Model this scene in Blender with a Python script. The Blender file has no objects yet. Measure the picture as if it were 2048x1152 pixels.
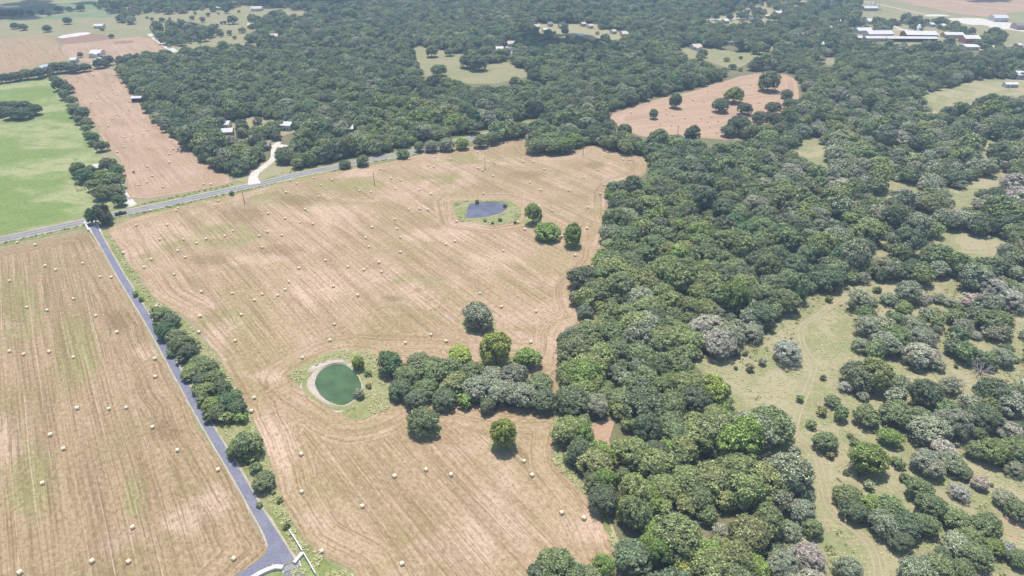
import bpy, bmesh, math, random
import numpy as np
from mathutils import Vector, Matrix
from mathutils.geometry import delaunay_2d_cdt

random.seed(7)
rng = np.random.default_rng(11)
R = math.radians
scene = bpy.context.scene
COL = scene.collection

# ------------------------------------------------------------------ camera
F_PX, PITCH, CAM_H = 1365.0, R(30.2), 150.0
cam_d = bpy.data.cameras.new("camera")
cam_d.sensor_width = 36.0
cam_d.angle = 2 * math.atan(1024.0 / F_PX)
cam_d.clip_start, cam_d.clip_end = 1.0, 12000.0
cam = bpy.data.objects.new("camera", cam_d)
COL.objects.link(cam)
cam.location = (0, 0, CAM_H)
cam.rotation_euler = (R(90) - PITCH, 0, 0)
scene.camera = cam

# ------------------------------------------------------------------ light
SUN_EL = R(75)
SUN_AZ = math.atan2(-0.25, 1.0)          # clockwise from +Y: sun ahead, a little to the left
world = bpy.data.worlds.new("World")
scene.world = world
world.use_nodes = True
wn = world.node_tree
sky = wn.nodes.new("ShaderNodeTexSky")
sky.sky_type = 'NISHITA'
sky.sun_disc = False
sky.sun_elevation = SUN_EL
sky.sun_rotation = SUN_AZ
sky.air_density, sky.dust_density, sky.ozone_density = 1.0, 1.0, 1.0
wn.nodes["Background"].inputs[1].default_value = 0.15
wn.links.new(sky.outputs[0], wn.nodes["Background"].inputs[0])
sun_d = bpy.data.lights.new("sun", 'SUN')
sun_d.energy = 4.5
sun_d.angle = R(0.53)
sun_d.color = (1.0, 0.955, 0.88)
sun = bpy.data.objects.new("sun", sun_d)
COL.objects.link(sun)
sdir = Vector((math.sin(SUN_AZ) * math.cos(SUN_EL), math.cos(SUN_AZ) * math.cos(SUN_EL), math.sin(SUN_EL)))
sun.rotation_euler = (-sdir).to_track_quat('-Z', 'Y').to_euler()
sun.location = sdir * 900

scene.view_settings.view_transform = 'Standard'
scene.view_settings.look = 'None'
scene.view_settings.exposure = 0.43
scene.view_settings.gamma = 1.0
scene.view_settings.use_curve_mapping = False
scene.render.engine = 'CYCLES'
scene.cycles.max_bounces = 5
scene.cycles.diffuse_bounces = 3
scene.cycles.transmission_bounces = 2
scene.cycles.transparent_max_bounces = 4
scene.cycles.volume_bounces = 0
scene.cycles.use_denoising = True

# ------------------------------------------------------------------ helpers
ST, CT = math.sin(PITCH), math.cos(PITCH)

def G(px, py, z=0.0):
    """world point at height z seen at photograph position px, py"""
    u, v = (px - 1024.0) / F_PX, (py - 576.0) / F_PX
    t = (CAM_H - z) / (ST + v * CT)
    return Vector((u * t, (CT - v * ST) * t, z))

def scale_at(py):
    return max(0.05, (F_PX * ST + (py - 576.0) * CT) / CAM_H)

def to_px(p):
    """numpy (n,3) world -> photograph position"""
    d = np.asarray(p, float) - np.array([0, 0, CAM_H])
    z = d[:, 1] * CT - d[:, 2] * ST
    y = -(d[:, 1] * ST + d[:, 2] * CT)
    return np.stack([1024 + F_PX * d[:, 0] / z, 576 + F_PX * y / z], 1)

def GP(pts, z=0.0):
    return [G(a, b, z).to_2d() for a, b in pts]

def tag(o, label=None, cat=None, group=None, kind=None):
    if label: o["label"] = label
    if cat: o["category"] = cat
    if group: o["group"] = group
    if kind: o["kind"] = kind
    return o

def obj(name, mesh, parent=None, mats=(), loc=None, rz=None):
    o = bpy.data.objects.new(name, mesh)
    COL.objects.link(o)
    if parent is not None: o.parent = parent
    if mesh is not None and mats:
        for m in (mats if isinstance(mats, (list, tuple)) else [mats]):
            mesh.materials.append(m)
    if loc is not None: o.location = loc
    if rz is not None: o.rotation_euler = (0, 0, rz)
    return o

def empty(name, loc, rz=0.0):
    o = bpy.data.objects.new(name, None)
    COL.objects.link(o)
    o.empty_display_size = 0.5
    o.location = loc
    o.rotation_euler = (0, 0, rz)
    return o

def mesh_from(name, verts, faces, mat_idx=None, smooth=False):
    m = bpy.data.meshes.new(name)
    m.from_pydata([tuple(v) for v in verts], [], [tuple(f) for f in faces])
    if mat_idx is not None:
        m.polygons.foreach_set("material_index", np.asarray(mat_idx, np.int32))
    if smooth:
        m.polygons.foreach_set("use_smooth", np.ones(len(m.polygons), bool))
    m.update()
    return m

def inside(poly, P):
    """vectorised point in polygon; poly list of (x, y), P (n,2)"""
    poly = np.asarray([(p[0], p[1]) for p in poly], float)
    x, y = P[:, 0], P[:, 1]
    res = np.zeros(len(P), bool)
    j = len(poly) - 1
    for i in range(len(poly)):
        xi, yi = poly[i]; xj, yj = poly[j]
        c = ((yi > y) != (yj > y))
        with np.errstate(divide='ignore', invalid='ignore'):
            xx = (xj - xi) * (y - yi) / (yj - yi + 1e-12) + xi
        res ^= c & (x < xx)
        j = i
    return res

def dist_poly(polys, P, closed=True):
    d = np.full(len(P), 1e9)
    for poly in polys:
        q = np.asarray([(p[0], p[1]) for p in poly], float)
        n = len(q)
        for i in range(n if closed else n - 1):
            a, b = q[i], q[(i + 1) % n]
            ab = b - a
            L = (ab @ ab) + 1e-9
            t = np.clip(((P - a) @ ab) / L, 0, 1)
            d = np.minimum(d, np.hypot(*(P - a - t[:, None] * ab).T))
    return d

def rough_outline(pts, step=4.0, amp=0.7, seed=0, smooth=True):
    """densified outline with a gentle waver"""
    r = np.random.default_rng(seed + 1000)
    P = [Vector(p[:2]) for p in pts]
    if smooth:
        Q = []
        n = len(P)
        for i in range(n):
            a, b = P[i], P[(i + 1) % n]
            Q += [a.lerp(b, .22), a.lerp(b, .78)]
        P = Q
    out = []
    n = len(P)
    for i in range(n):
        a, b = P[i], P[(i + 1) % n]
        k = max(1, min(60, int((b - a).length / step)))
        for j in range(k):
            out.append(a.lerp(b, j / k))
    n = len(out)
    if amp > 0:
        w = r.normal(0, 1, (n, 2))
        w = (w + np.roll(w, 1, 0) + np.roll(w, -1, 0)) / 3 * amp
        out = [Vector((p.x + w[i, 0], p.y + w[i, 1])) for i, p in enumerate(out)]
    return out

def sheet(name, pts, z, mat, step=4.0, amp=0.7, seed=0, smooth=True, label=None, cat=None, kind="structure", parent=None):
    o2 = rough_outline(pts, step, amp, seed, smooth)
    r = delaunay_2d_cdt(o2, [], [list(range(len(o2)))], 1, 1e-4)
    m = mesh_from(name, [(v.x, v.y, z) for v in r[0]], [f for f in r[2]])
    bm = bmesh.new(); bm.from_mesh(m)
    for f in bm.faces:
        f.normal_update()
        if f.normal.z < 0: f.normal_flip()
    bm.to_mesh(m); bm.free()
    o = obj(name, m, parent, mat)
    tag(o, label, cat, None, kind if parent is None else None)
    return o, o2

def field_sheet(name, pts, z, mat, cell, rings=(), seed=0, label=None, amp=0.8, bare=(), burn=(), green=()):
    """field with a float attribute 'edge': metres to the nearest boundary or island"""
    o2 = rough_outline(pts, 5.0, amp, seed)
    P = np.array([(v.x, v.y) for v in o2])
    x0, y0 = P.min(0); x1, y1 = P.max(0)
    gx, gy = np.meshgrid(np.arange(x0, x1, cell), np.arange(y0, y1, cell))
    Q = np.stack([gx.ravel(), gy.ravel()], 1) + rng.uniform(-.3, .3, (gx.size, 2)) * cell
    Q = Q[inside(o2, Q)]
    Q = Q[dist_poly([o2], Q) > cell * .45]
    V = [Vector(p) for p in P] + [Vector(p) for p in Q]
    n = len(P)
    r = delaunay_2d_cdt(V, [], [list(range(n))], 1, 1e-4)
    verts = np.array([(v.x, v.y) for v in r[0]])
    faces = []
    for f in r[2]:
        a, b, c = (verts[i] for i in f[:3])
        if (b[0]-a[0])*(c[1]-a[1]) - (b[1]-a[1])*(c[0]-a[0]) < 0: f = list(reversed(f))
        faces.append(f)
    m = mesh_from(name, [(v[0], v[1], z) for v in verts], faces)
    d = dist_poly([o2] + [list(q) for q in rings], verts)
    at = m.attributes.new("edge", 'FLOAT', 'POINT')
    at.data.foreach_set("value", d.astype(np.float32))
    wp = to_px(np.concatenate([verts, np.zeros((len(verts), 1))], 1))
    for nm, lst in (("bare", bare), ("burn", burn), ("green", green)):          # worn places in the stubble
        v = np.zeros(len(verts))
        for x, y, rx, ry in lst:
            v = np.maximum(v, np.exp(-(((wp[:, 0]-x)/rx)**2 + ((wp[:, 1]-y)/ry)**2)))
        m.attributes.new(nm, 'FLOAT', 'POINT').data.foreach_set("value", v.astype(np.float32))
    o = obj(name, m, None, mat)
    tag(o, label, None, None, "structure")
    return o, o2

def ribbon(name, pts, width, z, mat, label=None, kind="structure", parent=None, jitter=0.0, seed=0, cat=None):
    """strip of road along world points (Vectors); width scalar or list"""
    P = [Vector((p[0], p[1])) for p in pts]
    W = width if isinstance(width, (list, tuple)) else [width] * len(P)
    S, SW = [], []
    n = len(P)
    for i in range(n - 1):                               # Catmull-Rom
        p0, p1, p2, p3 = P[max(i-1, 0)], P[i], P[i+1], P[min(i+2, n-1)]
        k = max(2, min(40, int((p2 - p1).length / 3)))
        for j in range(k):
            t = j / k
            S.append(0.5 * ((2*p1) + (p2-p0)*t + (2*p0-5*p1+4*p2-p3)*t*t + (3*p1-p0-3*p2+p3)*t**3))
            SW.append(W[i] + (W[i+1]-W[i]) * t)
    S.append(P[-1]); SW.append(W[-1])
    r = np.random.default_rng(seed)
    verts, faces = [], []
    for i, p in enumerate(S):
        d = (S[min(i+1, len(S)-1)] - S[max(i-1, 0)]).normalized()
        nn = Vector((-d.y, d.x))
        a, b = SW[i]/2 + r.normal(0, jitter) if jitter else SW[i]/2, SW[i]/2 + r.normal(0, jitter) if jitter else SW[i]/2
        q1, q2 = p + nn*a, p - nn*b
        verts += [(q2.x, q2.y, z), (q1.x, q1.y, z)]
    for i in range(len(S)-1):
        faces.append((2*i, 2*i+2, 2*i+3, 2*i+1))
    m = mesh_from(name, verts, faces)
    o = obj(name, m, parent, mat)
    tag(o, label, cat, None, kind if parent is None else None)
    return o, S, SW

# ---- small solid builder
class MB:
    def __init__(s): s.v, s.f = [], []
    def box(s, c, d, rz=0.0, M=None):
        b = len(s.v)
        ca, sa = math.cos(rz), math.sin(rz)
        for dx in (-.5, .5):
            for dy in (-.5, .5):
                for dz in (-.5, .5):
                    x, y, zz = dx*d[0], dy*d[1], dz*d[2]
                    s.v.append((c[0]+x*ca-y*sa, c[1]+x*sa+y*ca, c[2]+zz))
        for q in ((0,1,3,2),(4,6,7,5),(0,4,5,1),(2,3,7,6),(0,2,6,4),(1,5,7,3)):
            s.f.append(tuple(b+i for i in q))
        return s
    def tube(s, p0, p1, r0, r1, n=8, cap=True):
        p0, p1 = Vector(p0), Vector(p1)
        d = (p1-p0)
        if d.length < 1e-6: return s
        q = d.to_track_quat('Z', 'Y')
        b = len(s.v)
        for p, r in ((p0, r0), (p1, r1)):
            for i in range(n):
                a = 2*math.pi*i/n
                w = p + q @ Vector((math.cos(a)*r, math.sin(a)*r, 0))
                s.v.append(tuple(w))
        for i in range(n):
            j = (i+1) % n
            s.f.append((b+i, b+j, b+n+j, b+n+i))
        if cap:
            s.f.append(tuple(b+n+i for i in range(n)))
            s.f.append(tuple(b+i for i in reversed(range(n))))
        return s
    def lathe(s, prof, n=20, c=(0,0,0)):
        b = len(s.v)
        for r, z in prof:
            for i in range(n):
                a = 2*math.pi*i/n
                s.v.append((c[0]+r*math.cos(a), c[1]+r*math.sin(a), c[2]+z))
        for k in range(len(prof)-1):
            for i in range(n):
                j = (i+1) % n
                s.f.append((b+k*n+i, b+k*n+j, b+(k+1)*n+j, b+(k+1)*n+i))
        s.f.append(tuple(b+(len(prof)-1)*n+i for i in range(n)))
        s.f.append(tuple(b+i for i in reversed(range(n))))
        return s
    def face(s, pts):
        b = len(s.v); s.v += [tuple(p) for p in pts]; s.f.append(tuple(range(b, b+len(pts)))); return s
    def prism(s, prof, x0, x1):
        """profile in (y, z), extruded along x"""
        b = len(s.v); n = len(prof)
        for x in (x0, x1):
            for y, zz in prof: s.v.append((x, y, zz))
        for i in range(n):
            j = (i+1) % n
            s.f.append((b+i, b+j, b+n+j, b+n+i))
        s.f.append(tuple(b+i for i in reversed(range(n)))); s.f.append(tuple(b+n+i for i in range(n)))
        return s
    def mesh(s, name, smooth=False):
        m = mesh_from(name, s.v, s.f, smooth=smooth)
        bm = bmesh.new(); bm.from_mesh(m); bmesh.ops.recalc_face_normals(bm, faces=bm.faces); bm.to_mesh(m); bm.free()
        return m
    def build(s, name, mat, parent=None, smooth=False, **k):
        return obj(name, s.mesh(name, smooth), parent, mat, **k)

# ------------------------------------------------------------------ materials
class NT:
    def __init__(s, name):
        s.m = bpy.data.materials.new(name); s.m.use_nodes = True
        s.t = s.m.node_tree; s.t.nodes.clear()
        s.out = s.t.nodes.new("ShaderNodeOutputMaterial")
    def n(s, kind, **k):
        x = s.t.nodes.new("ShaderNode" + kind)
        for a, b in k.items(): setattr(x, a, b)
        return x
    def l(s, a, b): s.t.links.new(a, b)
    def val(s, sock, v):
        if hasattr(v, "is_linked") or isinstance(v, bpy.types.NodeSocket): s.l(v, sock)
        else: sock.default_value = v
    def math(s, op, a, b=0.0, clamp=False):
        x = s.n("Math", operation=op, use_clamp=clamp); s.val(x.inputs[0], a); s.val(x.inputs[1], b); return x.outputs[0]
    def mix(s, fac, a, b, blend='MIX'):
        x = s.n("Mix", data_type='RGBA', blend_type=blend); s.val(x.inputs[0], fac)
        s.val(x.inputs[6], a if not isinstance(a, tuple) else (*a[:3], 1)); s.val(x.inputs[7], b if not isinstance(b, tuple) else (*b[:3], 1))
        return x.outputs[2]
    def mixf(s, fac, a, b):
        x = s.n("Mix", data_type='FLOAT'); s.val(x.inputs[0], fac); s.val(x.inputs[2], a); s.val(x.inputs[3], b); return x.outputs[0]
    def noise(s, vec, scale, detail=3.0, rough=.55, dist=0.0):
        x = s.n("TexNoise"); s.l(vec, x.inputs["Vector"]); x.inputs["Scale"].default_value = scale
        x.inputs["Detail"].default_value = detail; x.inputs["Roughness"].default_value = rough; x.inputs["Distortion"].default_value = dist
        return x.outputs["Fac"]
    def ramp(s, fac, lo, hi):
        x = s.n("MapRange"); x.clamp = True; x.interpolation_type = 'SMOOTHSTEP'
        s.val(x.inputs[0], fac); x.inputs[1].default_value = lo; x.inputs[2].default_value = hi; return x.outputs[0]
    def pos(s): return s.n("NewGeometry").outputs["Position"]
    def mapped(s, vec, rot=0.0, sc=(1,1,1)):
        x = s.n("Mapping", vector_type='POINT'); s.l(vec, x.inputs[0]); x.inputs["Rotation"].default_value = (0,0,rot); x.inputs["Scale"].default_value = sc
        return x.outputs[0]
    def diffuse(s, col, rough=.9, spec=.15, bump=None, bdist=.1, bstr=.6):
        p = s.n("BsdfPrincipled"); s.val(p.inputs["Base Color"], col if not isinstance(col, tuple) else (*col[:3], 1))
        p.inputs["Roughness"].default_value = rough; p.inputs["Specular IOR Level"].default_value = spec
        if bump is not None:
            b = s.n("Bump"); b.inputs["Strength"].default_value = bstr; b.inputs["Distance"].default_value = bdist
            s.l(bump, b.inputs["Height"]); s.l(b.outputs[0], p.inputs["Normal"])
        s.l(p.outputs[0], s.out.inputs[0]); return p

ROW = R(37.8)      # heading of the driveway and the mown rows, left of +Y

def mat_plain(name, col, rough=.8, spec=.3, var=.18, scale=.8, metal=0.0):
    t = NT(name); p = t.pos()
    f = t.noise(p, scale, 4)
    c = t.mix(f, tuple(x*(1-var) for x in col), tuple(min(1, x*(1+var)) for x in col))
    b = t.diffuse(c, rough, spec); b.inputs["Metallic"].default_value = metal
    return t.m

def mat_field(name, tan, pink, olive, dark, rot=-ROW, period=4.6, line=.75, olive_lo=.46, olive_hi=.66, pink_lo=.52, pink_hi=.72, seed=0.0):
    tan, pink, olive, dark = (tuple(x*.84 for x in q) for q in (tan, pink, olive, dark))
    t = NT(name)
    p0 = t.pos()
    off = t.n("VectorMath", operation='ADD'); t.l(p0, off.inputs[0]); off.inputs[1].default_value = (seed*137.0, seed*71.0, 0)
    p = off.outputs[0]
    rp = t.mapped(p, rot)                              # x across the rows, y along them
    sep = t.n("SeparateXYZ"); t.l(rp, sep.inputs[0])
    edge = t.n("Attribute", attribute_name="edge").outputs["Fac"]
    wob = t.noise(p, .006, 1)
    wob2 = t.noise(p, .13, 3)
    across = t.math('ADD', sep.outputs[0], t.math('MULTIPLY', t.math('SUBTRACT', wob, .5), 5.0))
    across = t.math('ADD', across, t.math('MULTIPLY', t.math('SUBTRACT', wob2, .5), .35))
    e2 = t.math('ADD', edge, t.math('MULTIPLY', t.math('SUBTRACT', wob2, .5), 1.4))
    head = t.math('MULTIPLY', t.ramp(t.math('ADD', edge, t.math('MULTIPLY', t.math('SUBTRACT', t.noise(p, .03, 2), .5), 16.0)), 13.0, 10.0), 1.0)
    hs = t.math('GREATER_THAN', head, .5)
    s = t.mixf(hs, across, e2)
    along = sep.outputs[1]
    def stretched(a, b, det=4, ro=.6):
        c = t.n("CombineXYZ"); t.l(t.math('MULTIPLY', s, a), c.inputs[0]); t.l(t.math('MULTIPLY', along, b), c.inputs[1])
        return t.noise(c.outputs[0], 1.0, det, ro)
    ph = t.math('FRACT', t.math('DIVIDE', s, period))
    ln = t.ramp(t.math('ABSOLUTE', t.math('SUBTRACT', ph, .5)), .455, .49)
    ph2 = t.math('FRACT', t.math('DIVIDE', t.math('ADD', s, period*.36), period))
    ln2 = t.ramp(t.math('ABSOLUTE', t.math('SUBTRACT', ph2, .5)), .44, .49)
    streak, band, brk = stretched(1.5, .022), stretched(.17, .012, 3), t.ramp(stretched(.25, .012, 4, .65), .42, .60)
    dash = t.ramp(stretched(.6, .04, 3, .6), .50, .64)
    big = t.noise(p, .017, 5, .65, .6)
    big2 = t.noise(t.mapped(p, .4), .030, 5, .68, .5)
    med = t.noise(p, .30, 4, .7)
    fine = t.noise(t.mapped(rp, 0, (1.0, .6, 1)), .95, 4, .85)
    grit = t.noise(p, .55, 4, .85, 1.6)
    c = t.mix(t.ramp(big, olive_lo, olive_hi), tan, olive)
    green = t.n("Attribute", attribute_name="green").outputs["Fac"]
    c = t.mix(t.math('MULTIPLY', t.ramp(t.math('ADD', green, t.math('MULTIPLY', t.math('SUBTRACT', t.noise(p, .09, 4), .5), 1.0)), .25, .75), .8), c, (.235, .232, .095))
    c = t.mix(t.ramp(big2, pink_lo, pink_hi), c, pink)
    pale_hay = tuple(min(.80, x*1.16+.02) for x in pink)  # paler straw tone for mown lines, bare patches and flecks
    bare = t.n("Attribute", attribute_name="bare").outputs["Fac"]; burn = t.n("Attribute", attribute_name="burn").outputs["Fac"]
    c = t.mix(t.math('MULTIPLY', t.ramp(t.math('ADD', bare, t.math('MULTIPLY', t.math('SUBTRACT', big2, .5), 1.5)), .28, .80), .62), c, pale_hay)
    c = t.mix(t.math('MULTIPLY', t.ramp(band, .47, .66), .42), c, dark)
    c = t.mix(t.math('MULTIPLY', t.ramp(streak, .46, .64), .66), c, dark)
    c = t.mix(t.math('MULTIPLY', t.ramp(streak, .46, .28), .40), c, pink)
    c = t.mix(t.math('MULTIPLY', t.ramp(med, .50, .78), .40), c, dark)
    c = t.mix(t.math('MULTIPLY', t.ramp(t.math('ADD', burn, t.math('MULTIPLY', t.math('SUBTRACT', med, .5), .9)), .30, .80), .62), c, dark)
    soft = t.math('SUBTRACT', 1.0, t.math('MULTIPLY', hs, .55))
    ln = t.math('MULTIPLY', ln, soft); ln2 = t.math('MULTIPLY', ln2, soft)
    c = t.mix(t.math('MULTIPLY', t.math('MULTIPLY', ln, brk), line), c, pale_hay)
    c = t.mix(t.math('MULTIPLY', t.math('MULTIPLY', ln2, dash), line*1.0), c, tuple(x*.9 for x in dark))
    c = t.mix(t.math('MULTIPLY', t.ramp(fine, .49, .66), .72), c, tuple(x*.85 for x in dark))
    c = t.mix(t.math('MULTIPLY', t.ramp(fine, .47, .30), .58), c, pale_hay)
    c = t.mix(t.math('MULTIPLY', t.ramp(grit, .52, .68), .50), c, dark)
    h = t.math('ADD', t.math('MULTIPLY', fine, .6), t.math('MULTIPLY', ln, .2))
    t.diffuse(c, .95, .05, h, .3, .8)
    return t.m

def mat_grass(name, a, b, c3, big=.02, fine=.9, lo=.42, hi=.62, sx=1.0, rot=0.0, bs=.7):
    a, b, c3 = (tuple(x*.84 for x in q) for q in (a, b, c3))
    t = NT(name); p = t.mapped(t.pos(), rot, (1, sx, 1))
    f1, f2, f3 = t.noise(p, big, 5, .62, .5), t.noise(p, big*6, 4, .6, .3), t.noise(t.pos(), fine, 4, .75)
    c = t.mix(t.ramp(f1, lo, hi), a, b)
    c = t.mix(t.math('MULTIPLY', t.ramp(f2, .48, .70), .7), c, c3)
    c = t.mix(t.math('MULTIPLY', t.ramp(f3, .48, .70), .62), c, tuple(x*.5 for x in a))
    c = t.mix(t.math('MULTIPLY', t.ramp(f3, .46, .28), .5), c, tuple(min(.8, x*1.35) for x in b))
    t.diffuse(c, .95, .05, f3, .3, bs)
    return t.m

M = {}
M['hay_mid'] = mat_field("mown_hay_stubble", (.425,.310,.195), (.515,.372,.268), (.340,.268,.138), (.220,.152,.078), line=.60, olive_lo=.44, olive_hi=.62, pink_lo=.46, pink_hi=.62)
M['hay_left'] = mat_field("mown_hay_olive", (.370,.268,.160), (.485,.350,.262), (.300,.238,.120), (.19,.130,.065), rot=-ROW+.06, period=5.0, line=.65, pink_lo=.56, pink_hi=.74, seed=1.3)
M['hay_strip'] = mat_field("mown_hay_pinkish", (.42,.295,.195), (.49,.345,.25), (.36,.265,.155), (.26,.175,.11), period=6.0, line=.8, olive_lo=.55, olive_hi=.8, pink_lo=.42, pink_hi=.62, seed=2.1)
M['hay_right'] = mat_field("mown_hay_orange", (.455,.315,.215), (.51,.365,.27), (.37,.265,.16), (.28,.19,.12), rot=R(68), period=7.5, line=.5, olive_lo=.6, olive_hi=.85, seed=3.4)
M['hay_far'] = mat_field("far_hay", (.38,.275,.17), (.45,.315,.22), (.30,.25,.135), (.25,.18,.10), period=7.0, line=.35, olive_lo=.50, olive_hi=.70, seed=4.4)
M['pasture'] = mat_grass("green_pasture", (.185,.245,.075), (.325,.335,.165), (.135,.205,.05), .013, .6, .44, .58, 1.6, R(20))
M['sage'] = mat_grass("dry_sage_grass", (.36,.32,.19), (.25,.26,.12), (.37,.285,.20), .045, .55, .42, .56)
M['lawn'] = mat_grass("pale_far_grass", (.29,.265,.15), (.245,.25,.12), (.34,.28,.18), .02, .5)
M['blue_field'] = mat_grass("green_far_field", (.17,.22,.12), (.22,.26,.14), (.15,.20,.11), .012, .4)
M['verge'] = mat_grass("verge_grass", (.22,.245,.085), (.33,.30,.16), (.15,.19,.05), .06, 1.2)
M['bank'] = mat_grass("pond_bank_grass", (.30,.295,.14), (.225,.245,.09), (.39,.33,.21), .09, .8)
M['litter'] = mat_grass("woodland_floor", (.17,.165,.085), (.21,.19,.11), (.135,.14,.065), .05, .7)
M['mud'] = mat_grass("pale_mud", (.50,.425,.35), (.40,.33,.265), (.58,.50,.42), .25, 1.2)
M['dirt'] = mat_grass("orange_dirt", (.44,.29,.19), (.42,.30,.21), (.38,.24,.15), .2, 1.5)
M['brown'] = mat_grass("dark_brown_soil", (.27,.18,.125), (.32,.215,.15), (.24,.16,.10), .3, 1.2)
M['pinkbare'] = mat_grass("bare_pink_patch", (.60,.425,.325), (.56,.40,.30), (.50,.36,.25), .08, 1.2)
M['gravel'] = mat_grass("white_gravel", (.62,.57,.51), (.52,.47,.41), (.68,.64,.59), .2, 2.5)
M['track'] = mat_grass("worn_track", (.35,.315,.185), (.31,.285,.155), (.30,.26,.145), .2, 1.5)
M['track2'] = mat_grass("wheel_rut", (.41,.36,.235), (.38,.33,.21), (.35,.30,.185), .3, 1.5)
M['asphalt'] = mat_grass("road_asphalt", (.225,.222,.238), (.27,.262,.268), (.19,.187,.207), .12, 1.6, bs=.2)
M['drive'] = mat_grass("driveway_asphalt", (.190,.190,.240), (.225,.222,.265), (.16,.16,.208), .18, 2.2, bs=.2)
M['edgeg'] = mat_grass("pale_road_edge", (.46,.40,.31), (.40,.345,.26), (.50,.45,.37), .3, 2.0)
M['yellow'] = mat_plain("yellow_road_paint", (.55,.42,.12))
M['wpaint'] = mat_plain("white_road_paint", (.50,.50,.49))
M['white'] = mat_plain("white_painted_steel", (.80,.79,.76), .5, .4, .06, 2)
M['conc'] = mat_plain("pale_concrete", (.50,.48,.45), .85, .2, .22, .8)
M['bale'] = None
M['wood'] = mat_plain("weathered_wood", (.20,.155,.115), .9, .1, .3, 3)
M['bark'] = mat_plain("tree_bark", (.15,.115,.085), .95, .05, .35, 3)
M['deadwood'] = mat_plain("bleached_dead_wood", (.38,.33,.34), .9, .1, .22, 1.5)
M['black'] = mat_plain("black_car_paint", (.018,.018,.024), .25, .6, .1, 4)
M['glass'] = mat_plain("dark_glass", (.03,.035,.045), .08, .6, .1, 4)
M['tyre'] = mat_plain("tyre_rubber", (.02,.02,.02), .9, .1, .1, 4)
M['steel'] = mat_plain("galvanised_steel", (.5,.51,.53), .45, .5, .1, 2, .6)
M['dsteel'] = mat_plain("dark_steel_grid", (.09,.085,.10), .6, .4, .2, 2)
M['roof_w'] = mat_plain("white_metal_roof", (.50,.485,.465), .7, .15, .22, .35)
M['roof_g'] = mat_plain("grey_metal_roof", (.45,.46,.48), .55, .3, .12, .8)
M['roof_t'] = mat_plain("tan_shingle_roof", (.46,.39,.33), .9, .1, .15, 1.5)
M['roof_d'] = mat_plain("dark_shingle_roof", (.20,.185,.185), .9, .1, .2, 1.5)
M['roof_r'] = mat_plain("red_tile_roof", (.46,.20,.14), .9, .1, .18, 1.5)
M['wall_w'] = mat_plain("white_siding", (.55,.52,.47), .8, .2, .12, 1)
M['wall_t'] = mat_plain("tan_brick", (.45,.34,.26), .9, .1, .15, 2)
M['wall_b'] = mat_plain("brown_boards", (.22,.135,.085), .9, .1, .25, 2)
M['door'] = mat_plain("dark_door", (.12,.09,.075), .6, .3, .1, 2)

def mat_bale():
    t = NT("net_wrapped_hay"); p = t.n("TexCoord").outputs["Object"]
    f = t.noise(p, 9, 4, .7); g = t.noise(t.mapped(p, 0, (1, 14, 1)), 3, 3)
    c = t.mix(f, (.74,.65,.47), (.58,.47,.30)); c = t.mix(t.math('MULTIPLY', t.ramp(g, .5, .7), .4), c, (.84,.78,.64))
    t.diffuse(c, .9, .1, f, .05, .6); return t.m
M['bale'] = mat_bale()

def mat_leaf():
    t = NT("foliage")
    tint = t.n("Attribute", attribute_name="tint", attribute_type='INSTANCER').outputs["Color"]
    rnd = t.n("NewGeometry").outputs["Random Per Island"]
    oi = t.n("ObjectInfo").outputs["Random"]
    hsv = t.n("HueSaturation"); t.l(tint, hsv.inputs["Color"])
    t.l(t.math('ADD', t.math('MULTIPLY', t.math('POWER', rnd, 2.0), 1.7), .48), hsv.inputs["Value"])
    t.l(t.math('ADD', t.math('MULTIPLY', rnd, .035), .4825), hsv.inputs["Hue"])
    d = t.n("BsdfDiffuse"); t.l(hsv.outputs[0], d.inputs[0])
    tr = t.n("BsdfTranslucent"); t.l(t.mix(.5, hsv.outputs[0], (.20,.27,.05)), tr.inputs[0])
    m = t.n("MixShader"); m.inputs[0].default_value = .24; t.l(d.outputs[0], m.inputs[1]); t.l(tr.outputs[0], m.inputs[2])
    g = t.n("BsdfGlossy"); g.inputs["Roughness"].default_value = .55; g.inputs[0].default_value = (.8,.85,.8,1)
    m2 = t.n("MixShader"); m2.inputs[0].default_value = .02; t.l(m.outputs[0], m2.inputs[1]); t.l(g.outputs[0], m2.inputs[2])
    t.l(m2.outputs[0], t.out.inputs[0]); return t.m
M['leaf'] = mat_leaf()

def mat_tuft():
    t = NT("tall_grass"); p = t.pos(); rnd = t.n("NewGeometry").outputs["Random Per Island"]
    c = t.mix(t.noise(p, .10, 3), (.26,.29,.09), (.42,.39,.21)); c = t.mix(t.math('MULTIPLY', rnd, .6), c, (.50,.45,.28))
    d = t.diffuse(c, .95, .05); return t.m
M['tuft'] = mat_tuft()

def mat_water(name, col, rough, spec, wave=.0):
    t = NT(name); p = t.pos()
    f = t.noise(p, .12, 3); c = t.mix(t.ramp(f, .3, .7), tuple(x*.72 for x in col), tuple(x*1.22 for x in col))
    b = t.diffuse(c, rough, spec, t.noise(p, 1.6, 3), .05, wave); return t.m
M['water_green'] = mat_water("algae_water", (.060,.105,.040), .15, .30, .06)
M['water_blue'] = mat_water("pond_water", (.10,.098,.125), .10, .4, .12)
M['water_pale'] = mat_water("silty_water", (.56,.50,.48), .45, .2, .10)
M['water_grey'] = mat_water("grey_water", (.36,.36,.42), .1, .5, .10)

# ------------------------------------------------------------------ ground and fields
bmx = mesh_from("ground", [(-4200,-700,-.05),(4200,-700,-.05),(4200,4500,-.05),(-4200,4500,-.05)], [(0,1,2,3)])
tag(obj("ground", bmx, None, M['lawn']), "pale dry grassland under the whole scene", None, None, "structure")

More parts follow.
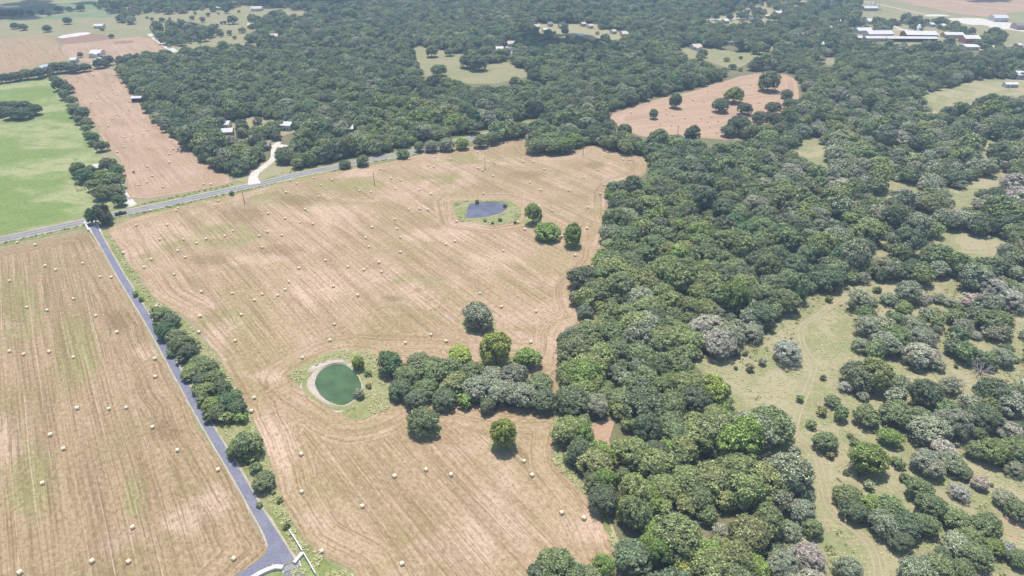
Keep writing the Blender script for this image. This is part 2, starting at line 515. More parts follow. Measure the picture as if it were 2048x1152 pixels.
W1 = [(228,128),(262,185),(300,235),(345,272),(385,306),(430,335),(480,345),(520,345),(560,342),(620,335),(690,318),(760,302),(850,286),
      (900,286),(960,287),(1000,272),(1046,264),(1052,308),(1100,316),(1148,303),(1160,285),(1200,285),(1215,300),(1285,303),(1292,335),
      (1285,350),(1212,370),(1202,400),(1214,450),(1192,480),(1187,525),(1132,560),(1130,605),(1172,640),(1100,652),(1106,740),(1120,810),
      (1110,850),(1107,905),(1152,965),(1192,1010),(1228,1080),(1254,1150),(1262,1320),(1700,1320),(1662,1152),(1640,1075),(1635,1000),
      (1630,960),(1580,940),(1540,905),(1585,880),(1585,850),(1540,815),(1500,820),(1495,770),(1470,750),(1410,740),(1390,720),(1400,705),
      (1440,700),(1490,690),(1530,680),(1545,650),(1560,635),(1600,592),(1690,562),(1790,550),(1860,560),(1890,556),(1960,570),(2060,588),
      (2330,600),(2330,-30),(590,-30),(612,20),(600,45),(575,66),(548,82),(480,95),(430,96),(345,106),(300,108),(240,116)]
FIELD_R = [(1205,236),(1230,226),(1290,205),(1400,178),(1500,146),(1590,150),(1602,190),(1580,225),(1545,250),(1500,282),(1440,278),(1350,272),(1290,275),(1240,255)]
W1g = GP(W1, 5.0)
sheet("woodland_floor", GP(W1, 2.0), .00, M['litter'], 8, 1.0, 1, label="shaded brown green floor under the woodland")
# dry open savanna on the right
SAV = [(1375,722),(1440,702),(1500,690),(1545,660),(1600,595),(1690,565),(1800,552),(1900,560),(2060,590),(2400,600),(2500,1400),(1560,1400),(1570,1075),
       (1560,960),(1490,905),(1530,870),(1495,835),(1455,815),(1445,770),(1420,750)]
sheet("grassland", GP(SAV), .035, M['sage'], 4, .8, 2, label="dry sage green open grassland right of the woodland")
sheet("grassland", GP([(1575,200),(1700,175),(1850,165),(2420,150),(2420,610),(2060,592),(1900,562),(1780,552),(1700,500),(1640,420),(1590,330),(1560,270)]), .03, M['sage'], 6, 1.5, 4, label="pale dry grass under the broken woodland at right")
field_r_o, _ = field_sheet("field", GP(FIELD_R), .03, M['hay_right'], 7.0, seed=3, label="orange tan mown field among the woods at upper right")

CLEAR = {   # clearings in the woods: outline, material, label
 'mid': ([(806,97),(872,93),(892,104),(925,108),(980,128),(1010,122),(1062,150),(1032,161),(962,170),(900,162),(850,152),(822,152),(842,125)], 'lawn', "pale grassy clearing inside the upper woodland"),
 'sub': ([(1062,47),(1130,47),(1190,46),(1205,60),(1260,68),(1255,78),(1190,82),(1140,78),(1095,70),(1068,62)], 'track', "bare tan housing clearing far up in the woods"),
 'mead': ([(1345,102),(1372,94),(1420,96),(1480,106),(1540,90),(1565,98),(1530,110),(1500,128),(1462,140),(1430,127),(1390,120)], 'lawn', "green meadow with trees above the upper right field"),
 'road2': ([(1388,40),(1440,32),(1500,12),(1560,-4),(1640,2),(1560,22),(1566,42),(1440,50)], 'track', "bare tan ground among far houses at top right"),
 'urt': ([(1838,192),(1920,170),(1955,156),(2060,158),(2160,176),(2060,186),(1985,193),(1935,202),(1880,228),(1858,207)], 'sage', "yellow green meadow near the upper right edge"),
 's1': ([(1590,280),(1625,274),(1642,288),(1664,310),(1652,332),(1612,302)], 'sage', "small grassy gap in the right woodland"),
 's2': ([(1735,395),(1762,386),(1795,386),(1785,400),(1745,402)], 'sage', "tiny tan gap in the right woodland"),
 's3': ([(1882,404),(1925,368),(1962,350),(2002,343),(2015,358),(1965,376),(1908,408)], 'sage', "narrow tan gap slanting through the right woodland"),
 's4': ([(1958,290),(2002,284),(1996,310),(1966,317)], 'sage', "pale gap near the right edge of the woodland"),
 's5': ([(1800,492),(1888,465),(1935,468),(2025,475),(1995,497),(1930,507),(1880,500),(1846,512)], 'sage', "tan grassy gap above the open grassland"),
 's6': ([(1188,850),(1212,838),(1212,872),(1228,905),(1222,925),(1204,912),(1192,880)], 'dirt', "orange bare dirt patch in the near woodland"),
 'comp': ([(436,246),(480,238),(515,232),(560,244),(582,258),(598,250),(596,262),(560,276),(556,296),(530,300),(505,285),(480,275),(440,265)], 'track', "pale worn yard around the farm compound"),
 'comp2': ([(466,364),(496,340),(532,318),(548,322),(585,334),(590,344),(500,364)], 'track', "tan grass either side of the white drive"),
 'town': ([(1700,62),(1716,20),(1720,-10),(2200,-10),(2200,120),(2060,105),(1990,88),(1962,105),(1900,97),(1850,102),(1800,86),(1740,86)], 'lawn', "pale grass of the town edge at upper right"),
 'h1': ([(1628,120),(1680,112),(1678,128),(1650,132)], 'lawn', "small lawn among trees below the town"),
 'h2': ([(1012,80),(1032,82),(1030,112),(1012,110)], 'gravel', "pale yard in the far woods"),
 'h3': ([(626,258),(642,262),(640,284),(628,280)], 'track', "tan yard inside the woods above the road"),
}
CLEARg = {}
for i, (k, (pts, mt, lab)) in enumerate(CLEAR.items()):
    CLEARg[k] = GP(pts)
    sheet("field" if mt in ('lawn', 'sage') else "yard", CLEARg[k], .06 + .006*i, M[mt], 3, 1.8, 20+i, label=lab)

# far left fields
sheet("field", GP([(-300,60),(0,44),(120,30),(225,18),(232,30),(225,34),(120,38),(0,46),(-300,66)]), .03, M['blue_field'], 8, 1, 50, label="green strip field far up at left")
sheet("field", GP([(-200,28),(40,10),(110,5),(210,0),(190,20),(120,28),(60,32),(-200,52)]), .04, M['blue_field'], 8, 1, 51, label="blue green far field at top left")
field_sheet("field", GP([(-420,96),(0,79),(96,66),(140,121),(118,124),(80,128),(62,140),(0,147),(-420,175)]), .03, M['hay_far'], 14.0, seed=52, label="tan bale field at far left")
field_sheet("field", GP([(112,91),(200,82),(298,71),(344,104),(300,108),(236,116),(225,119),(180,126),(143,121)]), .03, M['hay_strip'], 14.0, seed=53, label="pinkish field behind the white farmhouse")
sheet("field", GP([(-300,70),(0,44),(225,32),(238,58),(225,72),(120,88),(96,66),(0,79),(-300,92)]), .045, M['lawn'], 8, 1, 54, label="pale green far field with lone trees")
sheet("pond_flat", GP([(108,76),(178,66),(216,70),(214,80),(120,90)]), .06, M['brown'], 6, 1, 55, label="dark earth bank below the pale far pond")
# green pasture and strip field
GREEN = [(-420,215),(0,167),(98,154),(122,165),(140,205),(158,245),(192,290),(206,330),(240,375),(246,404),(170,431),(60,456),(0,470),(-420,560)]
sheet("pasture", GP(GREEN), .03, M['pasture'], 5, .6, 56, label="bright green pasture at left above the road")
STRIP = [(122,146),(232,133),(262,185),(300,237),(345,274),(385,308),(425,334),(470,362),(452,368),(380,384),(268,403),(252,372),(246,330),(212,288),(182,240),(150,196)]
field_sheet("field", GP(STRIP), .04, M['hay_strip'], 6.0, seed=57, label="long pinkish mown strip field beside the woods")
# near left field
LEFT = [(-700,640),(0,496),(80,481),(168,462),(180,466),(196,494),(234,560),(290,655),(340,748),(388,838),(428,905),(466,970),(502,1030),(526,1070),(534,1092),(520,1118),(486,1142),(440,1190),(420,1330),(-700,1500)]
field_sheet("field", GP(LEFT), .02, M['hay_left'], 3.5, seed=58, green=[(150,700,50,90),(270,1000,30,60),(60,960,60,90),(30,620,60,80)], bare=[(289,700,24,22),(372,1040,52,34),(430,1000,30,40),(20,880,30,60),(330,590,0.1,.1)], burn=[(330,860,40,30),(240,640,30,30)], label="near left mown hay field beside the driveway")
# big middle field with pond and tree islands as rings of the mowing
MID = [(214,460),(245,444),(290,427),(460,388),(600,354),(700,334),(765,326),(830,310),(900,300),(965,290),(1020,279),(1048,275),(1060,300),(1110,318),(1160,300),(1182,289),
       (1230,306),(1282,312),(1294,332),(1284,352),(1214,372),(1204,420),(1218,455),(1192,482),(1188,532),(1132,572),(1132,612),(1172,637),(1104,662),(1102,735),
       (1118,810),(1112,860),(1107,920),(1142,962),(1192,1012),(1218,1072),(1242,1122),(1240,1330),(780,1330),(712,1150),(672,1130),(628,1098),(603,1078),(570,1010),(540,930),(505,838),
       (484,792),(446,722),(394,660),(360,626),(310,600),(276,552),(246,508),(216,466)]
POND_ISL = [(576,748),(610,728),(655,706),(700,697),(748,703),(760,740),(775,775),(800,800),(775,818),(745,832),(712,839),(690,834),(655,812),(625,792),(598,775)]
CLUMP = [(752,716),(790,703),(830,705),(885,705),(905,716),(955,722),(1000,716),(1050,725),(1100,745),(1112,775),(1108,815),(1060,828),(990,822),(930,808),(860,802),(790,798),(762,770)]
POND2 = [(905,402),(945,400),(1010,400),(1036,408),(1044,425),(1034,444),(985,452),(940,444),(914,442)]
TR_ISL = [[(x+math.cos(a)*w, y+math.sin(a)*w*.5) for a in np.linspace(0, 2*math.pi, 9)[:-1]] for x, y, w in
          ((958,648,40),(848,862,38),(1004,892,32),(1066,447,22),(1096,478,26),(1145,490,20),(993,725,40))]
MID_IN = [(x-6, y) if x >= 1095 and y >= 355 else (x, y) for x, y in MID]
MID = [(x+16, y) if x >= 1095 and y >= 355 else (x, y) for x, y in MID]
rings = [GP(q) for q in (POND_ISL, CLUMP, POND2)]
field_sheet("field", GP(MID), .03, M['hay_mid'], 3.2, rings, seed=59, green=[(930,316,60,12),(1000,322,40,9),(450,470,80,30),(560,400,90,22),(700,370,90,16),(330,480,60,24),(830,560,60,14),(450,640,70,30),(880,360,70,12)], bare=[(645,426,75,24),(468,521,30,11),(535,752,40,18),(430,700,30,60),(560,900,40,60),(720,345,40,12),(1190,1060,30,60),(980,520,70,24),(640,590,60,20),(860,470,60,16)], burn=[(784,595,26,10),(838,579,12,7),(1050,350,50,10),(1190,330,25,10),(480,430,60,20),(600,400,60,14),(420,520,60,14),(560,500,60,14)], label="big mown hay field around the two ponds")
# ground around lone trees, clump floor, verge beside the driveway
for i, q in enumerate(TR_ISL):
    sheet("grass_ring", GP(q), .06, M['bank'], 2, .5, 80+i, label="short grass left standing round a lone tree")
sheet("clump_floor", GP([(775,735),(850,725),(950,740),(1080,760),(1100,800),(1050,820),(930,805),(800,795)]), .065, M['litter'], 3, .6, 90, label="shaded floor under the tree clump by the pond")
VERGE = [(216,464),(240,500),(272,548),(306,602),(350,622),(384,658),(440,722),(478,790),(500,838),(535,930),(566,1010),(600,1078),(626,1100),(670,1132),(712,1152),(760,1330),(600,1330),(585,1152),(560,1098),(520,1020),(480,950),(440,882),(400,816),(350,727),(300,636),(240,540),(200,470)]
sheet("verge", GP(VERGE), .05, M['verge'], 2, .5, 91, label="grassy verge between driveway and middle field")
sheet("verge", GP([(1108,808),(1122,812),(1118,860),(1116,905),(1160,962),(1205,1012),(1236,1080),(1262,1150),(1240,1150),(1218,1072),(1190,1010),(1140,960),(1105,920),(1110,860)]), .055, M['verge'], 2, .6, 92, label="green grass strip along the woodland edge")

# ------------------------------------------------------------------ roads
HWY = [(-420,574),(-200,524),(0,480),(100,458),(170,443),(225,429.5),(300,415),(400,393),(512,369),(612,346),(687,331),(737,320),(800,309),(837,301),(945,276),(1026,256),(1071,246),(1120,236)]
HW = GP(HWY)
ribbon("verge", HW, 17.0, .062, M['verge'], "grass verges along both sides of the country road", jitter=.5, seed=3)
ribbon("road_shoulder", HW, 8.6, .072, M['edgeg'], "pale gravel shoulders of the country road", jitter=.15, seed=4)
road, RS, _ = ribbon("road", HW, 6.8, .082, M['asphalt'], "grey two lane country road crossing the photo's upper left")
def offset_line(S, off, w, z, mat, lab):
    P = []
    for i, p in enumerate(S):
        d = (S[min(i+1, len(S)-1)] - S[max(i-1, 0)]).normalized()
        P.append((p.x - d.y*off, p.y + d.x*off))
    v, f = [], []
    for i, p in enumerate(P):
        d = (S[min(i+1, len(S)-1)] - S[max(i-1, 0)]).normalized(); nn = Vector((-d.y, d.x))*w/2
        v += [(p[0]-nn.x, p[1]-nn.y, z), (p[0]+nn.x, p[1]+nn.y, z)]
    f = [(2*i, 2*i+2, 2*i+3, 2*i+1) for i in range(len(P)-1)]
    tag(obj("road_marking", mesh_from("road_marking", v, f), None, mat), lab, None, None, "structure")
offset_line(RS, 0.14, .13, .088, M['yellow'], "yellow centre line of the country road, upper stripe")
offset_line(RS, -.14, .13, .088, M['yellow'], "yellow centre line of the country road, lower stripe")
offset_line(RS, 3.1, .11, .088, M['wpaint'], "white edge line along the road's far side")
offset_line(RS, -3.1, .11, .088, M['wpaint'], "white edge line along the road's near side")

DRV = [(186,449),(192,463),(206,488),(240,548),(300,646),(350,736),(400,826),(440,893),(480,960),(516,1024),(540,1064),(556,1098),(570,1130)]
DW = GP(DRV)
ribbon("driveway_edge", DW, [5.2,4.4]+[3.7]*8+[4.1,5.4,6.6], .075, M['edgeg'], "pale worn edges of the driveway", jitter=.12, seed=6)
ribbon("driveway", DW, [4.0,3.3]+[2.65]*8+[3.0,4.2,5.2], .085, M['drive'], "blue grey paved driveway running down the left field")
ribbon("driveway", GP([(552,1092),(545,1112),(520,1132),(490,1152),(440,1182),(380,1240)]), [4.5,4.2,3.6,3.4,3.4,3.4], .088, M['drive'], "paved left fork at the driveway's lower end")
ribbon("driveway", GP([(578,1138),(588,1150),(600,1175),(640,1260)]), [3.3,3.3,3.3,3.3], .089, M['drive'], "paved stub beyond the cattle guard at bottom edge")
sheet("lawn", GP([(520,1152),(545,1142),(572,1138),(592,1130),(607,1110),(622,1128),(640,1152),(700,1330),(480,1330)]), .06, M['pasture'], 2, .3, 95, label="mown green lawn at the bottom entrance")
# gravel drives and tracks
ribbon("gravel_drive", GP([(509,369),(506,356),(512,346),(528,334),(545,320),(548,306),(548,292),(556,288),(546,274),(545,262)]), [8,5.4,4.8,4.6,4.4,4,4,4,4,4], .19, M['gravel'], "white gravel drive curving from road into the compound", jitter=.15, seed=8)
ribbon("gravel_drive", GP([(548,293),(560,292),(572,294)]), 6.0, .193, M['gravel'], "short white branch of the compound drive", jitter=.2, seed=9)
ribbon("gravel_drive", GP([(264,413),(258,402),(250,390),(246,380),(240,365)]), [6,4.2,3.6,3.4,3.2], .09, M['gravel'], "pale gravel entrance beside the tree clump at the road", jitter=.2, seed=10)
ribbon("gravel_drive", GP([(178,134),(188,126),(196,119),(204,112),(212,116),(222,116)]), [5,5,8,9,6,4], .09, M['gravel'], "white drive to the far white farmhouse", jitter=.3, seed=11)
ribbon("gravel_road", GP([(348,104),(330,90),(312,78),(298,68)]), [9,7,6,5], .09, M['gravel'], "white dirt road along the far field's right end", jitter=.3, seed=12)
ribbon("gravel_road", GP([(0,20),(60,10),(110,6),(160,4)]), 9.0, .09, M['track'], "tan far road at the top left corner", jitter=.3, seed=13)
ribbon("gravel_road", GP([(350,86),(420,76),(470,65),(520,56)]), 3.6, .09, M['track'], "thin pale lane across the far estate", jitter=.2, seed=14)
ribbon("gravel_road", GP([(270,44),(380,38),(450,30),(500,23)]), 3.6, .09, M['track'], "upper pale lane across the far estate", jitter=.2, seed=15)
ribbon("gravel_road", GP([(478,60),(505,58),(508,64),(482,66),(478,60)]), 3.0, .092, M['track'], "pale loop drive in the far estate", jitter=.2, seed=16)
TRK = [(1760,588),(1691,591),(1640,628),(1604,655),(1606,690),(1618,712),(1628,735),(1621,761),(1608,796),(1596,826),(1592,863),(1618,889),(1636,921),(1648,971),(1655,1004),(1676,1036),(1711,1061),(1738,1088),(1753,1126),(1758,1180),(1756,1300)]
TW = GP(TRK)
_, TS, _ = ribbon("dirt_track", TW, 2.9, .075, M['track'], "worn two rut track winding through the right grassland", jitter=.35, seed=17)
offset_line(TS, .85, .38, .085, M['track2'], "left wheel rut of the grassland track")
offset_line(TS, -.85, .38, .085, M['track2'], "right wheel rut of the grassland track")
T2 = GP([(1648,971),(1700,972),(1760,974),(1810,976),(1870,985),(1920,1010),(1980,1040),(2060,1075)])
_, TS2, _ = ribbon("dirt_track", T2, 3.0, .078, M['track'], "faint side track crossing the lower right grassland", jitter=.3, seed=18)
sheet("bare_earth", GP([(1990,1040),(2030,1030),(2080,1045),(2080,1085),(2030,1075),(2000,1060)]), .07, M['dirt'], 2, .6, 96, label="reddish bare earth at the lower right edge")

# ------------------------------------------------------------------ ponds
def pond(name, water_px, mat, bank_w, rim, label, mud_w, seed, wz=.16, mud_side=0.0):
    w2 = rough_outline(GP(water_px), 1.2, .12, seed)
    c = sum(w2, Vector((0, 0)))/len(w2)
    r = np.random.default_rng(seed)
    rings_, zs = [], [0.02, .20, rim, rim*.8, .02]
    offs = [-0.8, .5, mud_w, mud_w+bank_w*.4, mud_w+bank_w]
    ph = r.uniform(0, 6, 3)
    v, f, mi = [], [], []
    n = len(w2)
    for k, (o_, zz) in enumerate(zip(offs, zs)):
        for i, p in enumerate(w2):
            a, b = w2[i-1], w2[(i+1) % n]
            d = (b-a).normalized(); nn = Vector((d.y, -d.x))
            if nn.dot(p-c) < 0: nn = -nn
            t = 2*math.pi*i/n
            kk = 1 + .35*math.sin(t*2+ph[0]) + .25*math.sin(t*3+ph[1]) if k >= 2 else 1
            q = p + nn*o_*kk
            v.append((q.x, q.y, zz))
    for k in range(4):
        for i in range(n):
            j = (i+1) % n
            f.append((k*n+i, k*n+j, (k+1)*n+j, (k+1)*n+i)); mi.append(0 if (w2[i].x - c.x) < mud_side*(1 + .25*math.sin(i*1.7)) and (k < 3) or k == 0 and mud_side > 0 else 1)
    mb = MB(); mb.v, mb.f = v, f
    m = mb.mesh("pond_bank", True)
    m.materials.append(M['mud']); m.materials.append(M['bank'])
    m.polygons.foreach_set("material_index", np.array(mi, np.int32))
    m.update()
    for p in m.polygons: pass
    bm = bmesh.new(); bm.from_mesh(m)
    up = sum(ff.normal.z for ff in bm.faces)
    if up < 0:
        for ff in bm.faces: ff.normal_flip()
    bm.to_mesh(m); bm.free()
    tag(obj("pond_bank", m), label + ", its bank", None, None, "structure")
    rr = delaunay_2d_cdt(w2, [], [list(range(n))], 1, 1e-4)
    wm = MB(); wm.v = [(p.x, p.y, wz) for p in rr[0]]; wm.f = [tuple(q) for q in rr[2]]
    wmm = wm.mesh("water"); o = obj("water", wmm, None, mat)
    bm = bmesh.new(); bm.from_mesh(wmm)
    if sum(ff.normal.z for ff in bm.faces) < 0:
        for ff in bm.faces: ff.normal_flip()
    bm.to_mesh(wmm); bm.free()
    tag(o, label, None, None, "structure")
sheet("pond_surround", GP(POND_ISL), .062, M['bank'], 2, .7, 101, label="rough green grass around the green pond")
sheet("mud_flat", GP([(596,775),(606,766),(614,752),(614,742),(624,732),(642,724),(672,720),(690,722),(664,734),(645,742),(634,758),(630,775),(640,795),(655,808),(680,818),(700,812),(682,824),(660,820),(636,808),(622,790),(610,782)]), .07, M['mud'], 1.0, .45, 102, label="pale cracked mud beside the green pond")
pond("green_pond", [(662,730),(685,728),(702,737),(716,752),(724,770),(722,788),(708,800),(692,810),(676,811),(655,803),(640,790),(632,775),(629,766),(634,750),(645,738)], M['water_green'], 2.2, .55, "round green algae covered farm pond", 1.0, 5, mud_side=1.5)
sheet("pond_surround", GP(POND2), .062, M['bank'], 2, .8, 103, label="rough green grass around the blue grey pond")
pond("blue_pond", [(940,408),(960,406),(1000,405),(1013,406),(1016,413),(1010,422),(998,428),(975,434),(950,437),(930,436),(934,424),(936,414)], M['water_blue'], 2.5, .55, "blue grey farm pond high in the middle field", .8, 6, mud_side=-99.0)
sheet("water", GP([(116,72),(170,64),(184,67),(160,72),(118,77)]), .09, M['water_pale'], 4, .5, 104, label="pale silty pond among the far left fields")
sheet("water", GP([(78,133),(84,129),(106,129),(102,137),(80,137)]), .09, M['water_grey'], 3, .5, 105, label="small grey pond behind the far left hedge")
sheet("ground_patch", GP([(222,85),(240,81),(268,81),(268,85),(240,88)]), .07, M['brown'], 4, .8, 106, label="dark dried pond in the pinkish far field")

# ------------------------------------------------------------------ tree prototypes (unit crown radius)
def unit(v): return v / (np.linalg.norm(v, axis=-1, keepdims=True) + 1e-9)

def lobed(d, r, n=11):
    """uneven crown radius as a function of direction"""
    k = unit(r.normal(0, 1, (n, 3)))
    amp = r.uniform(-.30, .30, n)
    f = np.ones(len(d))
    for i in range(n):
        f += amp[i]*np.exp(-(1-d @ k[i])*5.0)
    return f

def leaf_quads(P, N, size, r, stretch=1.0):
    """irregular leaf-spray quads at P facing N"""
    n = len(P)
    t = unit(np.cross(N, unit(r.normal(0, 1, (n, 3)))))
    b = np.cross(N, t)
    s = size[:, None]
    j = lambda lo=.6, hi=1.25: r.uniform(lo, hi, (n, 1))
    v0 = P - t*s*j()*stretch - b*s*.35*j()
    v1 = P + t*s*.25*j() - b*s*j()/stretch + N*s*r.uniform(-.25, .25, (n, 1))
    v2 = P + t*s*j()*stretch + b*s*.35*j()
    v3 = P - t*s*.25*j() + b*s*j()/stretch + N*s*r.uniform(-.25, .25, (n, 1))
    V = np.stack([v0, v1, v2, v3], 1).reshape(-1, 3)
    F = np.arange(4*n).reshape(n, 4)
    return V, F

def crown_arrays(seed, nclump, per, h=.78, size=.085, crad=(.17, .30), low=-.75, core=.66, stretch=1.0, loose=0.0):
    r = np.random.default_rng(seed)
    d = unit(r.normal(0, 1, (nclump*4, 3)))
    d[:, 2] = np.where(d[:, 2] < low, -d[:, 2], d[:, 2])
    keep = r.uniform(0, 1, len(d)) < (.55 + .45*d[:, 2].clip(-1, 1))
    d = d[keep][:nclump]
    lob = np.random.default_rng(seed+5)
    rad = lobed(d, lob)*r.uniform(.74, .92, len(d))
    C = d*rad[:, None]
    rc = r.uniform(*crad, len(d))
    VV, FF, n0 = [], [], 0
    k = np.repeat(np.arange(len(d)), per)
    e = unit(r.normal(0, 1, (len(k), 3)) + d[k]*.75 + np.array([0, 0, .45]))
    P = C[k] + e*rc[k][:, None]*r.uniform(.75 - loose, 1.12 + loose, (len(k), 1))
    N = unit(e*.85 + d[k]*.35 + np.array([0, 0, .30]) + r.normal(0, .45, (len(k), 3)))
    V, F = leaf_quads(P, N, size*r.uniform(.45, 1.5, len(k)), r, stretch)
    VV.append(V); FF.append(F); n0 = len(V)
    V = np.concatenate(VV)
    V[:, 2] *= h
    # dark inner mass that keeps the crown from being seen through
    bm = bmesh.new(); bmesh.ops.create_icosphere(bm, subdivisions=3, radius=1.0)
    cv = np.array([v.co[:] for v in bm.verts]); cf = [tuple(v.index for v in f.verts) for f in bm.faces]; bm.free()
    cd = unit(cv)
    cr = lobed(cd, np.random.default_rng(seed+5))*core*(1 + r.normal(0, .05, len(cd)))
    cv = cd*cr[:, None]; cv[:, 2] = np.maximum(cv[:, 2], low*.85)*h
    faces = [tuple(q) for q in FF[0]] + [tuple(n0+i for i in q) for q in cf]
    return np.concatenate([V, cv]), faces

def trunk_mb(seed, h=.78, cz=.92):
    r = random.Random(seed)
    mb = MB()
    top = Vector((r.uniform(-.05, .05), r.uniform(-.05, .05), cz*h*.75))
    mb.tube((0, 0, -.02), (0, 0, .10), .085, .062, 9).tube((0, 0, .10), top, .062, .045, 9)
    for i in range(5):
        a = 2*math.pi*i/5 + r.uniform(-.4, .4)
        st = Vector((0, 0, 0)).lerp(top, r.uniform(.55, .95))
        mid = st + Vector((math.cos(a)*.28, math.sin(a)*.28, .16))
        en = mid + Vector((math.cos(a+.3)*.30, math.sin(a+.3)*.30, r.uniform(.10, .28)))
        mb.tube(st, mid, .034, .024, 6).tube(mid, en, .024, .010, 6)
    return mb

PROTO = {}      # kind -> list of (crown mesh, trunk mesh, h, crown centre height)
def make_proto(kind, seeds, cz=.92, **k):
    PROTO[kind] = []
    for s in seeds:
        V, Fc = crown_arrays(s, **k)
        h = k.get('h', .78)
        V = V + np.array([0, 0, cz*h + .10])
        m = mesh_from("crown", V, Fc); m.materials.append(M['leaf'])
        t = trunk_mb(s, h, cz).mesh("trunk"); t.materials.append(M['bark'])
        PROTO[kind].append((m, t, h, cz*h + .10))
make_proto('oak', range(10, 18), nclump=170, per=56, h=.72, size=.043, crad=(.08, .24), core=.60, loose=.16, stretch=1.4)
make_proto('tall', range(30, 34), nclump=170, per=56, h=1.02, size=.043, cz=.95, crad=(.08, .24), core=.60, loose=.16, stretch=1.4)
make_proto('brush', range(40, 44), nclump=110, per=56, h=.62, size=.040, crad=(.14, .24), core=.60, stretch=2.2, loose=.10)
make_proto('cedar', range(50, 53), nclump=90, per=40, h=1.25, size=.060, crad=(.13, .22), cz=.95)
make_proto('shrub', range(60, 64), nclump=34, per=34, h=.75, size=.11, crad=(.2, .34), core=.55, loose=.08)

def dead_arrays(seed):
    r = random.Random(seed)
    mb = MB()
    def grow(p, d, L, rad, lev):
        q = p + d*L
        mb.tube(p, q, rad, rad*.6, 5 if lev > 1 else 7, False)
        if lev >= 4: return
        for _ in range(4 if lev < 2 else 3):
            e = (d + Vector((r.uniform(-1, 1), r.uniform(-1, 1), r.uniform(-.35, .75)))*.85).normalized()
            grow(p.lerp(q, r.uniform(.55, 1)), e, L*r.uniform(.6, .85), rad*.55, lev+1)
    for i in range(6):
        a = i*math.pi/3 + r.uniform(-.3, .3)
        grow(Vector((0, 0, .12)), Vector((math.cos(a)*.75, math.sin(a)*.75, .75)).normalized(), .42, .034, 1)
    return mb
DEAD = []
for s in (3, 8):
    m = dead_arrays(s).mesh("branches"); m.materials.append(M['deadwood'])
    t = MB().tube((0, 0, -.05), (0, 0, .2), .09, .06, 9).mesh("trunk"); t.materials.append(M['deadwood'])
    DEAD.append((m, t))

# light far versions, trunk joined in, for the mass of woodland
LOD = bpy.data.collections.new("woodland_sources")
LODN = {}
def make_lod(kind, seeds, cz=.92, **k):
    LODN[kind] = []
    for s in seeds:
        V, Fc = crown_arrays(s, **k)
        h = k.get('h', .78)
        V = V + np.array([0, 0, cz*h + .10])
        t = trunk_mb(s, h, cz)
        n = len(V)
        m = mesh_from("woodland_tree", np.concatenate([V, np.array(t.v)]), list(Fc) + [tuple(n+i for i in q) for q in t.f],
                      [0]*len(Fc) + [1]*len(t.f))
        m.materials.append(M['leaf']); m.materials.append(M['bark'])
        o = bpy.data.objects.new("a%03d" % sum(len(x) for x in LODN.values()), m)
        LODN[kind].append(sum(len(x) for x in LODN.values()))
        LOD.objects.link(o)
make_lod('oak', range(110, 118), nclump=110, per=30, h=.72, size=.060, crad=(.09, .25), core=.62, loose=.15, stretch=1.3)
make_lod('tall', range(130, 133), nclump=110, per=30, h=.96, size=.060, crad=(.09, .25), core=.62, loose=.15, stretch=1.3)
make_lod('brush', range(140, 143), nclump=70, per=36, h=.62, size=.055, core=.60, stretch=2.0, loose=.08)

TINT = {  # foliage base colours
 'dark':   (.136, .165, .088), 'deep': (.100, .162, .070), 'mid': (.185, .222, .096), 'olive': (.236, .262, .098),
 'bright': (.205, .275, .068), 'lime': (.290, .330, .074), 'sage': (.266, .280, .178), 'grey': (.375, .360, .285),
 'pinkgrey': (.385, .330, .280), 'tan': (.30, .26, .145)}
TWORD = {'dark': "dark green", 'deep': "deep green", 'mid': "mid green", 'olive': "olive green", 'bright': "bright green", 'lime': "yellow green",
         'sage': "sage green", 'grey': "pale grey", 'pinkgrey': "pinkish grey", 'tan': "tan"}

